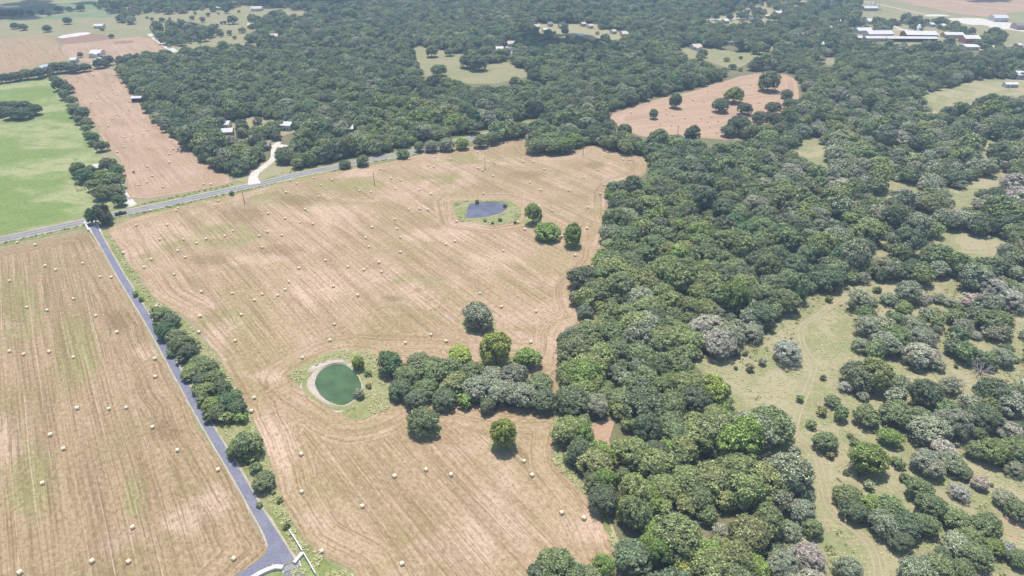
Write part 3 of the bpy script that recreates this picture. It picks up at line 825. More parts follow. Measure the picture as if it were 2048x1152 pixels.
# ------------------------------------------------------------------ places used in labels
LM = [  # photograph position, phrase
 (676,768,"the green pond"), (965,420,"the blue grey pond"), (555,1100,"the fork at the driveway's lower end"), (187,452,"the white gate walls at the road junction"),
 (958,640,"the lone sage tree in the middle field"), (1004,880,"the lone oval lime tree"), (848,850,"the lone dark tree under the clump"),
 (749,370,"the pole in the middle of the big field"), (490,410,"the leftmost field pole"), (970,340,"the pole above the blue pond"), (1166,310,"the pole by the field's top clump"),
 (1145,485,"the lowest of three trees in line"), (506,362,"the white drive's mouth at the road"), (242,428,"the dark pickup on the road"), (1110,1140,"the dark trees at bottom centre"),
 (468,521,"the small pale bare patch"), (645,426,"the broad pink bare patch"), (1100,310,"the top clump of the big field"), (784,595,"the brown scorched patch"),
 (281,202,"the open shed"), (228,136,"the strip field's top right corner"), (262,404,"the gravel entrance beside the road clump"), (466,361,"the strip field's lower right corner"),
 (195,285,"the lower end of the pasture hedge"), (124,148,"the strip field's top left corner"), (90,134,"the small grey far pond"), (94,62,"the lone tree at the far fence corner"),
 (193,110,"the far white farmhouse"), (1440,218,"the dark lone tree in the orange field"), (1307,234,"the smallest tree in the orange field"), (1538,175,"the big tree atop the orange field"),
 (1354,275,"the pole below the orange field"), (1205,890,"the orange dirt patch in the woods"), (1606,672,"the track's upper bend"), (1592,850,"the track's middle bend"),
 (1753,1120,"the track's lower end"), (1965,750,"the lavender dead tree"), (1575,712,"the grey brush mound beside the track"), (1865,945,"the big grey tree in the grassland"),
 (1740,940,"the bright spreading tree in the grassland"), (1918,995,"the two pinkish bushes"), (490,905,"the round tree at the driveway bend"), (320,640,"the upper end of the driveway tree row"),
 (525,972,"the lowest bush beside the driveway"), (1170,640,"the notch in the woodland edge"), (1205,440,"the woodland point below the top field"), (1240,1120,"the field's bottom right tip"),
 (1700,1150,"the bottom edge right of the woodland"), (2040,860,"the right photo edge above the lower corner"), (2040,620,"the right photo edge at mid height"), (2040,1080,"the reddish earth at the right edge"),
 (0,1150,"the bottom left corner"), (0,576,"the left photo edge at mid height"), (0,850,"the left photo edge below mid height"), (1400,900,"the middle of the near woodland"),
 (1450,1140,"the bottom edge of the near woodland"), (1300,700,"the woodland right of the tree clump"), (1480,560,"the centre of the right woodland"), (1720,640,"the left end of the grassland grove"),
 (1660,790,"the left end of the lower grove"), (1850,640,"the middle of the grassland grove"), (1820,800,"the middle of the lower grove"), (1780,1030,"the thicket beside the side track"),
 (1950,1070,"the thicket at lower right"), (780,730,"the clump's dark left end"), (1080,800,"the clump's right end"), (930,760,"the middle of the clump by the pond"),
 (40,218,"the dark copse in the green pasture"), (212,360,"the tree group at the road bend"), (300,270,"the middle of the strip field"), (1060,690,"the gap right of the clump"),
 (1835,62,"the white silo"), (1748,20,"the water tower"), (1658,27,"the thin white mast"), (1936,88,"the red walled barn"), (1250,72,"the pinkish roof of the housing clearing"), (1460,90,"the grey lavender roof"),
 (2042,156,"the lavender roof at the right edge"), (1215,1000,"the green verge at the woodland edge"), (1330,520,"the woodland's left bulge"), (1650,480,"the upper right woodland"), (720,330,"the roadside bushes"),
]
LMW = np.array([G(a, b)[:2] for a, b, _ in LM])
ORD = ["", "second ", "third ", "fourth ", "fifth ", "sixth ", "seventh ", "eighth ", "ninth ", "tenth ", "eleventh ", "twelfth ", "thirteenth ", "fourteenth ", "fifteenth ",
       "sixteenth ", "seventeenth ", "eighteenth ", "nineteenth ", "twentieth "]
def rank_labels(items, noun_of, lm_ok=None):
    """items: list of (xy, class). label each by its order of nearness to the closest place, within its class"""
    P = np.array([i[0] for i in items])
    D = np.hypot(P[:, None, 0]-LMW[None, :, 0], P[:, None, 1]-LMW[None, :, 1])
    near = D.argmin(1)
    out = []
    for i in range(len(items)):
        k = near[i]
        rk = sum(1 for j in range(len(items)) if items[j][1] == items[i][1] and D[j, k] < D[i, k] - 1e-9)
        if rk >= len(ORD):                                # far from every place: try one where it ranks well
            best = None
            for k2 in D[i].argsort()[:8]:
                r2 = sum(1 for j in range(len(items)) if items[j][1] == items[i][1] and D[j, k2] < D[i, k2] - 1e-9)
                if best is None or r2 < best[0]: best = (r2, k2)
            rk, k = best
        o_ = ORD[min(rk, len(ORD)-1)]
        out.append("%s, %snearest to %s" % (noun_of(items[i]), o_, LM[k][2]))
    return out

# ------------------------------------------------------------------ trees told apart one by one
# crown centre (px), crown width (px), tint, kind
T = [
 (958,631,70,'sage','oak'),(993,697,66,'lime','tall'),(922,710,48,'lime','oak'),(1052,716,54,'bright','oak'),(848,842,66,'mid','oak'),(1005,870,58,'lime','tall'),
 (1066,428,38,'bright','tall'),(1096,461,48,'bright','oak'),(1145,474,38,'bright','tall'),(716,727,26,'lime','tall'),
 # clump by the pond
 (779,730,56,'deep','oak'),(812,752,54,'mid','oak'),(838,728,52,'mid','oak'),(800,780,46,'dark','oak'),(866,742,58,'mid','oak'),(850,776,56,'mid','oak'),(900,735,50,'mid','oak'),
 (905,770,60,'olive','oak'),(890,796,50,'dark','oak'),(945,745,52,'mid','oak'),(955,778,58,'sage','oak'),(985,755,54,'sage','oak'),(1000,785,58,'sage','oak'),(1030,752,56,'sage','oak'),
 (1042,790,60,'sage','oak'),(1076,768,58,'mid','oak'),(1085,802,52,'dark','oak'),(930,800,36,'bright','shrub'),(830,800,44,'dark','oak'),(975,812,40,'dark','oak'),
 # row beside the driveway
 (322,632,40,'mid','oak'),(340,640,44,'dark','oak'),(332,662,46,'deep','oak'),(352,672,42,'mid','oak'),(366,690,48,'mid','oak'),(352,690,34,'dark','brush'),(378,706,42,'dark','oak'),
 (398,722,42,'mid','oak'),(382,738,40,'olive','brush'),(414,738,44,'mid','oak'),(402,760,42,'dark','oak'),(430,760,48,'mid','oak'),(412,782,44,'olive','oak'),(446,782,50,'dark','oak'),
 (424,808,50,'bright','oak'),(456,806,50,'deep','oak'),(436,826,44,'mid','oak'),(474,815,44,'dark','oak'),(490,893,64,'mid','oak'),(525,962,46,'mid','oak'),(472,900,36,'bright','oak'),(346,704,26,'mid','shrub'),(362,718,26,'dark','shrub'),(376,752,28,'olive','shrub'),(390,748,30,'mid','shrub'),(398,778,28,'mid','shrub'),(408,800,30,'mid','shrub'),(468,792,34,'mid','shrub'),(452,836,34,'olive','shrub'),(420,836,28,'mid','shrub'),(482,836,30,'bright','shrub'),(310,624,24,'mid','shrub'),(318,652,24,'mid','shrub'),(386,690,26,'mid','shrub'),(504,912,26,'olive','shrub'),(512,936,22,'mid','shrub'),
 # junction and the group at the road bend
 (182,434,22,'deep','cedar'),(203,430,32,'dark','cedar'),(213,438,26,'deep','oak'),(155,338,30,'mid','tall'),(166,352,36,'deep','oak'),(182,342,24,'mid','tall'),(214,330,34,'mid','oak'),
 (232,342,32,'deep','oak'),(226,362,40,'mid','oak'),(204,352,30,'bright','oak'),(190,370,32,'olive','oak'),(206,384,40,'mid','oak'),(230,382,36,'mid','oak'),(240,402,28,'deep','oak'),
 # hedge between pasture and strip field
 (108,158,20,'mid','oak'),(118,170,30,'dark','oak'),(134,176,26,'dark','oak'),(128,190,24,'mid','oak'),(142,200,24,'mid','oak'),(146,214,22,'olive','oak'),(150,224,26,'dark','oak'),(164,228,28,'dark','oak'),
 (158,240,22,'mid','oak'),(172,246,24,'mid','oak'),(172,258,20,'mid','oak'),(178,270,20,'bright','oak'),(188,274,22,'deep','oak'),(184,286,16,'mid','shrub'),(202,293,26,'dark','oak'),
 # copse in the pasture
 (8,216,34,'dark','oak'),(28,214,34,'dark','oak'),(50,214,34,'dark','oak'),(70,218,30,'dark','oak'),(20,226,32,'dark','oak'),(44,226,32,'deep','oak'),(-14,222,34,'dark','oak'),
 # upper left hedge
 (10,155,26,'dark','oak'),(30,152,26,'dark','oak'),(52,149,26,'mid','oak'),(74,146,28,'dark','oak'),(92,142,26,'dark','oak'),(112,136,28,'dark','oak'),(130,134,28,'dark','oak'),(148,136,26,'dark','oak'),(168,134,24,'dark','oak'),
 (200,126,26,'dark','oak'),(216,122,22,'dark','oak'),(-12,158,26,'dark','oak'),
 # far left lone trees
 (30,51,17,'dark','oak'),(46,53,18,'dark','oak'),(94,57,17,'deep','oak'),(135,41,19,'dark','oak'),(160,110,12,'dark','oak'),(61,25,14,'dark','oak'),(83,24,11,'dark','oak'),(97,27,12,'dark','oak'),
 (118,19,16,'dark','oak'),(139,18,12,'dark','oak'),(160,15,18,'dark','oak'),(204,58,9,'sage','oak'),(222,72,11,'dark','oak'),(5,28,20,'dark','oak'),(22,27,20,'dark','oak'),(40,26,20,'dark','oak'),
 # orange field
 (1538,164,46,'mid','oak'),(1468,191,38,'bright','oak'),(1441,211,34,'dark','oak'),(1491,217,32,'dark','oak'),(1350,203,24,'dark','tall'),(1308,227,20,'mid','tall'),(1546,216,30,'dark','oak'),
 (1574,188,24,'dark','oak'),(1578,208,26,'dark','oak'),(1480,250,52,'dark','oak'),(1520,236,40,'dark','oak'),(1548,240,36,'dark','oak'),(1384,270,34,'dark','tall'),(1500,262,40,'mid','oak'),
 (1560,262,36,'dark','oak'),(1530,262,34,'mid','oak'),(1590,236,30,'dark','oak'),(1456,262,30,'dark','oak'),(1592,212,28,'dark','oak'),(1250,262,34,'mid','oak'),(1268,285,36,'dark','oak'),
 # clearing in the upper woods
 (863,103,28,'mid','oak'),(898,104,20,'mid','oak'),(877,141,28,'mid','oak'),(935,122,36,'dark','oak'),(958,128,34,'dark','oak'),
 # top clump and roadside
 (1070,292,40,'mid','oak'),(1098,282,44,'mid','oak'),(1128,290,42,'bright','oak'),(1150,280,34,'bright','oak'),(690,327,24,'dark','oak'),(724,322,26,'mid','oak'),(806,307,24,'mid','oak'),
 (838,294,26,'mid','oak'),(862,292,30,'sage','oak'),(892,290,30,'sage','oak'),(924,288,28,'bright','oak'),(960,282,34,'mid','oak'),(985,276,34,'mid','oak'),
 # grassland on the right
 (1652,884,48,'mid','oak'),(1740,920,84,'bright','oak'),(1780,874,48,'bright','oak'),(1846,920,60,'sage','oak'),(1884,900,62,'grey','brush'),(1900,928,54,'sage','brush'),(1866,938,52,'sage','oak'),(1930,945,34,'mid','oak'),
 (1918,982,44,'grey','brush'),(1961,967,38,'pinkgrey','brush'),(1838,978,58,'mid','oak'),(1860,1010,60,'mid','oak'),(1694,992,54,'mid','oak'),(1712,1022,60,'dark','oak'),(1740,1008,54,'bright','oak'),
 (1780,1018,64,'mid','oak'),(1810,1052,70,'dark','oak'),(1768,1050,60,'sage','oak'),(1850,1046,60,'mid','oak'),(1800,1080,56,'dark','brush'),(1912,1036,52,'mid','oak'),(1972,1050,66,'mid','oak'),(1940,1074,60,'mid','oak'),
 (1912,1090,60,'sage','oak'),(1950,1110,62,'mid','oak'),(1985,1092,48,'bright','oak'),(1885,1110,44,'dark','brush'),(2010,996,50,'sage','brush'),(2034,1020,50,'mid','oak'),(1992,905,66,'olive','oak'),(1960,900,52,'mid','oak'),
 (2030,900,60,'mid','oak'),(2032,935,44,'sage','brush'),(2040,890,54,'dark','oak'),(1830,1142,70,'sage','oak'),(1880,1136,60,'mid','oak'),(1700,1140,64,'sage','brush'),(1925,1140,50,'mid','oak'),(2015,1100,44,'grey','brush'),(2040,1118,44,'mid','oak'),
 (1575,702,66,'grey','brush'),(1545,848,80,'mid','oak'),(1600,958,50,'mid','oak'),(1606,985,56,'sage','oak'),(1604,1020,56,'sage','oak'),(1624,1056,44,'mid','oak'),(1560,870,44,'sage','brush'),
 (1718,600,60,'sage','brush'),(1505,662,54,'sage','brush'),(1435,690,66,'grey','brush'),(1410,655,60,'grey','brush'),(1460,672,56,'sage','brush'),(1990,580,60,'grey','brush'),(2025,600,60,'grey','brush'),
 # bottom centre
 (1108,1130,78,'mid','oak'),(1150,1150,60,'mid','oak'),(1086,1150,60,'dark','oak'),(1210,1134,42,'bright','tall'),(1182,1150,50,'mid','oak'),
]
SH = [ # small bushes: px, py, width, tint
 (736,748,14,'mid'),(738,773,11,'olive'),(720,790,20,'sage'),(954,404,9,'deep'),(1468,706,24,'mid'),(1489,707,12,'sage'),(1524,726,16,'sage'),(1499,737,18,'olive'),(1471,736,9,'dark'),
 (1656,600,14,'olive'),(1645,756,12,'dark'),(1598,798,16,'olive'),(1643,824,20,'olive'),(1620,850,20,'olive'),(1750,840,14,'dark'),(1708,886,19,'mid'),(1691,945,12,'dark'),(1793,926,26,'mid'),
 (1806,956,18,'mid'),(1736,972,22,'sage'),(1743,1064,7,'dark'),(1831,738,18,'dark'),(1843,722,15,'mid'),(1860,727,14,'mid'),(1911,733,9,'dark'),(1932,603,8,'dark'),(1753,581,16,'mid'),(1700,872,12,'olive'),
 (1716,945,9,'mid'),(1718,952,7,'dark'),(272,590,12,'bright'),(283,600,10,'bright'),(560,1000,14,'olive'),(574,1052,14,'olive'),(548,985,10,'olive'),(464,388,10,'deep'),(1982,970,8,'dark'),(1660,912,16,'olive'),
 (1588,905,22,'sage'),(1570,925,20,'sage'),(1556,945,22,'grey'),(1010,412,8,'mid'),(1030,446,6,'dark'),(970,442,6,'olive'),(985,446,7,'olive'),(1000,440,8,'mid'),(520,1010,12,'olive'),(268,345,5,'sage'),
]
LAWNB = [(295,36,6),(305,40,8),(340,38,5),(357,39,4),(325,42,11),(385,37,10),(391,28,7),(406,42,12),(417,31,8),(437,28,5),(478,24,6),(435,53,8),(443,47,6),(450,47,7),(418,57,10),(425,68,10),(443,71,10),(460,68,10),(470,76,8),(486,62,14),(400,85,9),(466,43,20),(454,24,12)]

tree_pts = []                                     # world x, y, radius of every placed tree
TREES = []                                        # (xy, r, tint, kind)
for px, py, w, ti, kd in T:
    h = PROTO[kd][0][2]; cz = PROTO[kd][0][3]
    z = 4.0
    for _ in range(3):
        p = G(px, py, z)
        dist = (p - Vector((0, 0, CAM_H)))
        depth = dist.y*CT - dist.z*ST
        r_ = w/2*depth/F_PX*(.92 if px > 1560 and py > 560 else (.88 if px < 500 and 600 < py < 850 else 1.0))
        z = cz*r_
    TREES.append(((p.x, p.y), r_, ti, kd))

# far and near buildings, placed later but kept clear of trees
H = [
 (196,111,20,13,3.6,.10,'roof_w','wall_w',"far white farmhouse with several white roofs",dict(wing=7.0, chimney=True)),
 (150,125,11,9,3.4,.15,'roof_w','wall_w',"small white shed beside the far white farmhouse",dict()),
 (276,203,18,5.5,3.4,.16,'roof_g','wall_b',"dark open fronted shed with pale roof in strip field",dict(open_front=True, name="open_shed", cat="shed")),
 (198,341,12,7,3.0,.3,'roof_w','wall_w',"white roofed cottage among trees at the road bend",dict()),
 (450,255,22,9,3.4,.1,'roof_w','wall_w',"upper left white roof in the farm compound",dict()),
 (457,270,20,9,3.4,.2,'roof_w','wall_t',"lower left white roof in the farm compound",dict()),
 (487,270,15,8,3.4,-.1,'roof_w','wall_w',"middle white roof in the farm compound",dict()),
 (514,248,10,8,3.4,.5,'roof_t','wall_w',"tan roofed house behind the farm compound",dict()),
 (574,258,26,9,4.0,-.15,'roof_w','wall_w',"long white barn right of the farm compound",dict(name="barn", cat="barn")),
 (534,298,14,7,3.2,.1,'roof_d','wall_b',"dark roofed shed beside the white drive",dict(name="shed", cat="shed")),
 (700,263,13,9,3.2,.2,'roof_w','wall_w',"white house hidden in the woods above the road",dict()),
 (670,278,15,9,3.2,.2,'roof_w','wall_t',"pale house in the woods left of the white one",dict()),
 (1022,92,15,12,3.4,.2,'roof_t','wall_w',"pink tan house deep in the upper woods",dict()),
 (999,102,14,9,3.2,.1,'roof_w','wall_w',"white cottage left of the pink tan house",dict()),
 (1041,52,11,11,3.2,0,'roof_w','wall_w',"white roof left of the bare housing clearing",dict()),
 (1249,72,14,14,3.4,.1,'roof_t','wall_t',"pinkish roof at the housing clearing's right end",dict()),
 (1213,81,11,11,3.2,.1,'roof_w','wall_w',"white house below the housing clearing",dict()),
 (1073,57,11,11,3.2,.2,'roof_t','wall_w',"tan house at the housing clearing's left end",dict()),
 (1123,56,10,10,3.2,.1,'roof_d','wall_t',"dark roofed house in the housing clearing",dict()),
 (1160,76,11,10,3.2,.0,'roof_w','wall_w',"pale house under the housing clearing's middle",dict()),
 (1166,52,8,9,3.2,.3,'roof_t','wall_t',"small tan house atop the housing clearing",dict()),
 (1460,88,24,13,3.6,-.1,'roof_g','wall_w',"grey lavender roofed house above the green meadow",dict(chimney=True)),
 (1391,98,17,12,3.4,.2,'roof_t','wall_w',"pale pink house left of the green meadow",dict(wing=6.0)),
 (1607,74,19,9,3.4,.0,'roof_w','wall_w',"long white roof right of the grey roofed house",dict()),
 (1644,93,17,12,3.4,-.2,'roof_w','wall_w',"white house beside the small lawn under the town",dict()),
 (1555,30,12,12,3.4,.1,'roof_w','wall_w',"white roof beside the far pale street",dict()),
 (1632,30,15,12,3.4,.1,'roof_w','wall_w',"white roof left of the pale mast",dict()),
 (1608,37,15,13,3.4,-.1,'roof_t','wall_t',"tan roof among trees below the pale street",dict()),
 (1429,26,12,13,3.4,.1,'roof_t','wall_w',"tan roof at the far street's left part",dict()),
 (1411,16,8,10,3.2,.0,'roof_w','wall_w',"tiny white roof at far top right woods",dict()),
 (1724,66,28,14,4.0,.05,'roof_w','wall_w',"leftmost white barn of the town",dict(name="barn", cat="barn")),
 (1755,73,50,16,4.2,.05,'roof_w','wall_w',"broad white barn second from the town's left",dict(name="barn", cat="barn")),
 (1836,76,60,18,5.0,-.05,'roof_w','wall_b',"largest white barn with brown front wall",dict(name="barn", cat="barn")),
 (1820,83,98,9,4.0,-.03,'roof_w','wall_b',"very long low white barn with shadowed front",dict(name="barn", cat="barn", open_front=True)),
 (1756,82,56,9,3.8,.0,'roof_w','wall_t',"long low white barn left of the longest one",dict(name="barn", cat="barn")),
 (1903,75,36,12,4.0,-.05,'roof_w','wall_t',"white barn between silo yard and red walled barn",dict(name="barn", cat="barn")),
 (1936,86,29,16,6.0,-.06,'roof_w','roof_r',"white roofed barn with dark red walls",dict(name="barn", cat="barn")),
 (1937,98,26,16,3.6,-.06,'roof_w','wall_w',"bright white flat shed below the red walled barn",dict(name="shed", cat="shed", pitch=.12)),
 (1738,47,16,14,3.8,.1,'roof_w','wall_w',"white house under the water tower",dict()),
 (1882,57,10,12,3.6,.3,'roof_w','wall_w',"small white house among the town trees",dict()),
 (1738,21,26,12,4.0,.0,'roof_g','wall_t',"grey roofed hall at the water tower's foot",dict()),
 (1950,127,13,11,3.6,.3,'roof_r','wall_w',"red roofed house in trees below the town",dict(wing=6.0)),
 (1966,128,11,8,3.0,.1,'roof_w','wall_w',"white roof beside the red roofed house",dict()),
 (1962,94,11,10,3.2,.1,'roof_g','wall_w',"grey roofed house right of the white flat shed",dict()),
 (2042,156,26,14,4.0,-.25,'roof_g','wall_w',"pale lavender roof at the right photo edge",dict()),
 (2019,174,24,6,3.0,-.03,'roof_w','wall_w',"long white trailer house in the yellow green meadow",dict()),
 (1995,42,26,16,5.0,-.05,'roof_g','wall_w',"low grey roofed depot beside the white lot",dict()),
 (2036,58,20,14,5.0,-.05,'roof_d','wall_t',"dark roofed depot at the white lot's right end",dict()),
 (441,19,13,13,3.4,.1,'roof_w','wall_w',"white house atop the far estate",dict()),
 (549,77,15,12,3.4,.2,'roof_t','wall_t',"pinkish roofed house at the estate's right end",dict()),
 (250,12,13,14,3.4,.2,'roof_w','wall_w',"white house in the far top left trees",dict()),
 (262,47,7,8,3.4,.0,'roof_w','wall_w',"little white block left of the far estate",dict()),
 (200,56,17,9,3.2,.1,'roof_w','wall_w',"long white shed above the pale far pond",dict(name="shed", cat="shed")),
 (228,27,12,7,3.2,.3,'roof_w','wall_w',"white roof at the far field's right corner",dict()),
 (515,21,20,14,3.4,.1,'roof_t','wall_w',"tan villa right of the estate's upper lane",dict()),
 (503,55,12,11,3.4,.1,'roof_t','wall_t',"tan house beside the estate's loop drive",dict()),
]

SMALL = [(1700,52,9),(1716,80,9),(1790,50,9),(1815,48,8),(1860,53,9),(1897,59,9),(1918,63,8),(1580,64,9),(1565,53,9),(1522,70,9),(1482,60,9),(1660,60,9),(1676,46,8),(1692,36,9),(1640,50,9),(1592,50,9),(1300,60,9),
         (1290,73,9),(1238,58,9),(1226,67,8),(1985,100,9),(2010,106,10),(2026,118,10),(2000,123,10),(2040,108,9),(2035,95,9),(1450,46,9),(1500,42,9),(1535,36,8),(1400,52,8),(1975,70,10),(1100,52,9),(1090,64,9),(1180,56,9)]
rs_ = random.Random(21)
small_it = []
for a_, b_, w_ in SMALL:
    p_ = G(a_, b_); small_it.append(((p_.x, p_.y), rs_.choice(['roof_w', 'roof_t', 'roof_d', 'roof_g', 'roof_t'])))
small_lab = rank_labels(small_it, lambda i: {'roof_w': "small pale roofed house", 'roof_t': "small tan roofed house", 'roof_d': "small dark roofed house", 'roof_g': "small grey roofed house"}[i[1]])
for (a_, b_, w_), it_, lb_ in zip(SMALL, small_it, small_lab):
    H.append((a_, b_, w_, rs_.uniform(7, 11), 3.2, rs_.uniform(-.5, .5), it_[1], rs_.choice(['wall_w', 'wall_t']), lb_, dict(chimney=rs_.random() < .4)))

# ---- woodland: jittered hex grid inside the outlines, clearings left open
def hexpts(poly, sp, seed, jit=.36):
    r = np.random.default_rng(seed)
    P = np.array([(p[0], p[1]) for p in poly]); x0, y0 = P.min(0); x1, y1 = P.max(0)
    ny = int((y1-y0)/(sp*.866))+1; nx = int((x1-x0)/sp)+1
    gy, gx = np.meshgrid(np.arange(ny), np.arange(nx), indexing='ij')
    X = x0 + (gx + .5*(gy % 2))*sp; Y = y0 + gy*sp*.866
    Q = np.stack([X.ravel(), Y.ravel()], 1) + r.uniform(-jit, jit, (X.size, 2))*sp
    return Q[inside(poly, Q)]

K_GROVE = [
 [(1690,592),(1740,582),(1800,582),(1880,577),(1960,602),(2000,622),(2020,652),(2090,662),(2120,745),(2010,720),(1985,715),(1930,730),(1850,725),(1780,715),(1720,702),(1714,652),(1722,632)],
 [(1650,772),(1700,757),(1780,742),(1870,757),(1930,767),(1938,788),(1985,778),(2080,765),(2120,890),(1990,880),(1940,870),(1850,862),(1800,842),(1770,862),(1735,864),(1690,858),(1668,830),(1645,802)]]
HEDGE_FAR = [(185,6),(240,0),(330,-10),(600,-30),(615,18),(560,10),(500,6),(460,12),(430,20),(400,15),(345,24),(300,18),(262,30),(272,44),(245,42),(220,22)]
ESTATE = [(330,62),(360,48),(420,52),(440,62),(420,74),(380,80),(340,92),(318,75),(300,62)]
ESTATE2 = [(505,38),(560,22),(605,40),(575,62),(540,80),(500,82),(490,60)]
COMPOUND = [(436,246),(480,238),(515,232),(560,244),(582,258),(598,250),(596,262),(560,276),(556,296),(530,300),(505,285),(480,275),(440,265)]
TOWN_T = [(1710,15),(1728,35),(1775,42),(1800,36),(1850,40),(1900,45),(1945,60),(1945,70),(1880,62),(1800,55),(1760,60),(1730,55),(1712,40)]
TOWN_T2 = [(1800,88),(1830,82),(1900,80),(1915,98),(1850,100)]
TOWN_T3 = [(1955,75),(1985,60),(2010,72),(2016,98),(1985,112),(1955,100)]
TOWN_T4 = [(2020,100),(2150,100),(2150,150),(2000,130)]

Q = hexpts(W1g, 6.3, 5, .46)
pxQ = to_px(np.concatenate([Q, np.full((len(Q), 1), 5.0)], 1))
ok = dist_poly([W1g], Q) > 3.0
ok &= (pxQ[:, 1] > -28) & (pxQ[:, 0] > -150) & (pxQ[:, 0] < 2260)
ok &= ~(inside(GP(FIELD_R), Q) | (dist_poly([GP(FIELD_R)], Q) < 4.0))
OPEN_PX = [FIELD_R, STRIP, LEFT, GREEN] + [v[0] for k_, v in CLEAR.items() if k_ not in ('s6',)]
def tall_clear(Q, polys, hts=(0.5, 4.5, 8.0), gap=2.5):
    """False where a tree there would stand in, or hide, open ground"""
    good = np.ones(len(Q), bool)
    jit_ = np.random.default_rng(5).normal(0, 1, (len(Q), 2))*np.array([5.0, 2.6])
    for poly in polys:
        g = GP(poly)
        good &= ~(inside(g, Q) & (dist_poly([g], Q) > 2.0))
        for h_ in hts:
            good &= ~inside(poly, to_px(np.concatenate([Q, np.full((len(Q), 1), h_)], 1)) + jit_)
    return good
def house_clear(Q):
    good = np.ones(len(Q), bool)
    p5 = to_px(np.concatenate([Q, np.full((len(Q), 1), 5.0)], 1))
    for h_ in H:
        rp = 5.0*scale_at(h_[1])
        good &= ~((np.abs(p5[:, 0]-h_[0]) < h_[2]/2 + rp*.55) & (p5[:, 1] > h_[1]-rp*.7) & (p5[:, 1] < h_[1]+rp*.55))
    return good
ok &= tall_clear(Q, OPEN_PX)
ok &= ~(inside(CLEARg['s6'], Q) | (dist_poly([CLEARg['s6']], Q) < 1.5))
ok &= house_clear(Q)
ok &= ~inside(GP(MID_IN), Q)
pq = to_px(np.concatenate([Q, np.full((len(Q), 1), 4.0)], 1))
rr_ = np.random.default_rng(77)
ragged = pq + rr_.normal(0, 5.0, pq.shape)
OPEN_SAV = [(1400,728),(1440,706),(1500,694),(1545,664),(1600,600),(1690,567),(1800,556),(1900,562),(2060,592),(2400,600),(2500,1400),(1650,1400),(1650,1075),(1637,960),(1550,908),(1590,870),(1540,822),(1505,815),(1492,770),(1470,752)]
ok &= ~inside(OPEN_SAV, ragged)
right_part = inside([(1560,170),(1760,150),(2400,150),(2400,640),(1760,560),(1600,560),(1540,420)], ragged)
gap_n = np.sin(Q[:, 0]*.071+1.3)*np.sin(Q[:, 1]*.047+.4) + .8*np.sin(Q[:, 0]*.16+Q[:, 1]*.11) + .6*np.sin(Q[:, 1]*.19-Q[:, 0]*.05)
ok &= ~(right_part & (gap_n + rr_.normal(0, .35, len(Q)) > .90))
hw = np.array([(p.x, p.y) for p in HW])
ok &= dist_poly([HW], Q, False) > 9.0
ok &= rng.uniform(0, 1, len(Q)) > .03
DRIVE_P = GP([(509,369),(506,356),(512,346),(528,334),(545,320),(548,306),(548,292),(556,288),(546,274),(545,262)])
ok &= dist_poly([DRIVE_P], Q, False) > 7.0
ok &= ~inside(GP([(505,365),(500,345),(530,318),(545,330),(570,345),(560,362)]), Q)
Q = Q[ok]
extra = []
for i, (poly, sp, keep) in enumerate([(K_GROVE[0], 7.2, .78), (K_GROVE[1], 7.2, .78), (HEDGE_FAR, 10.0, .85), (ESTATE, 9.0, .8), (ESTATE2, 9.0, .7), (COMPOUND, 8.0, .62), (TOWN_T, 9.0, .8), (TOWN_T2, 9.0, .8), (TOWN_T3, 9.0, .8), (TOWN_T4, 9.0, .8),
                                      (CLEAR['road2'][0], 14.0, .45), (CLEAR['sub'][0], 15.0, .4), (CLEAR['mead'][0], 15.0, .35), ([(-420,215),(-40,165),(-30,150),(-420,195)], 9, .8)]):
    g = GP(poly, 4.0)
    q = hexpts(g, sp, 70+i)
    q = q[rng.uniform(0, 1, len(q)) < keep]
    q = q[house_clear(q)]
    extra.append(q)
Q = np.concatenate([Q] + extra)
ex = np.array([t[0] for t in TREES]); exr = np.array([t[1] for t in TREES])
dmin = np.array([(np.hypot(ex[:, 0]-x, ex[:, 1]-y) - exr*.75).min() for x, y in Q])
Q = Q[dmin > 2.4]
p5_ = to_px(np.concatenate([Q, np.full((len(Q), 1), 5.0)], 1))
Q = Q[~((np.abs(p5_[:, 0]-1965) < 46) & (p5_[:, 1] > 712) & (p5_[:, 1] < 782))]
pxQ = to_px(np.concatenate([Q, np.full((len(Q), 1), 5.0)], 1))
rW = rng.lognormal(0, .30, len(Q)).clip(.5, 1.6)*4.2
rW *= np.where(inside([(1600,560),(2300,560),(2300,1200),(1600,1200)], pxQ), .86, 1.0)

def smooth_noise(P, sc, seed):
    r = np.random.default_rng(seed)
    k = r.normal(0, 1, (9, 2))*sc; ph = r.uniform(0, 6.28, 9)
    return np.sin(P @ k.T + ph).mean(1)*1.6

def in_px(poly): return inside(poly, pxQ)
nz = smooth_noise(Q, .02, 3); nz2 = smooth_noise(Q, .09, 4)
bright = in_px([(760,215),(850,210),(930,240),(960,280),(880,290),(760,300),(700,300),(720,250)]) | in_px([(1180,560),(1330,520),(1420,600),(1390,720),(1480,800),(1500,900),(1560,1000),(1540,1152),(1250,1152),(1100,800),(1100,650)])
bright2 = in_px([(1195,380),(1300,360),(1420,420),(1500,520),(1500,620),(1150,620)])
sagez = in_px([(1330,620),(1560,600),(1560,690),(1400,740),(1340,700)]) | in_px([(1500,830),(1660,900),(1680,1200),(1560,1200),(1540,1000)]) | in_px([(1560,190),(2300,160),(2300,600),(1750,560),(1560,420)]) | in_px([(1640,560),(2300,560),(2300,900),(1640,900)])
edge_z = in_px([(1105,850),(1200,940),(1270,1100),(1300,1200),(1200,1200),(1100,920)])
names = list(TINT)
tin = []
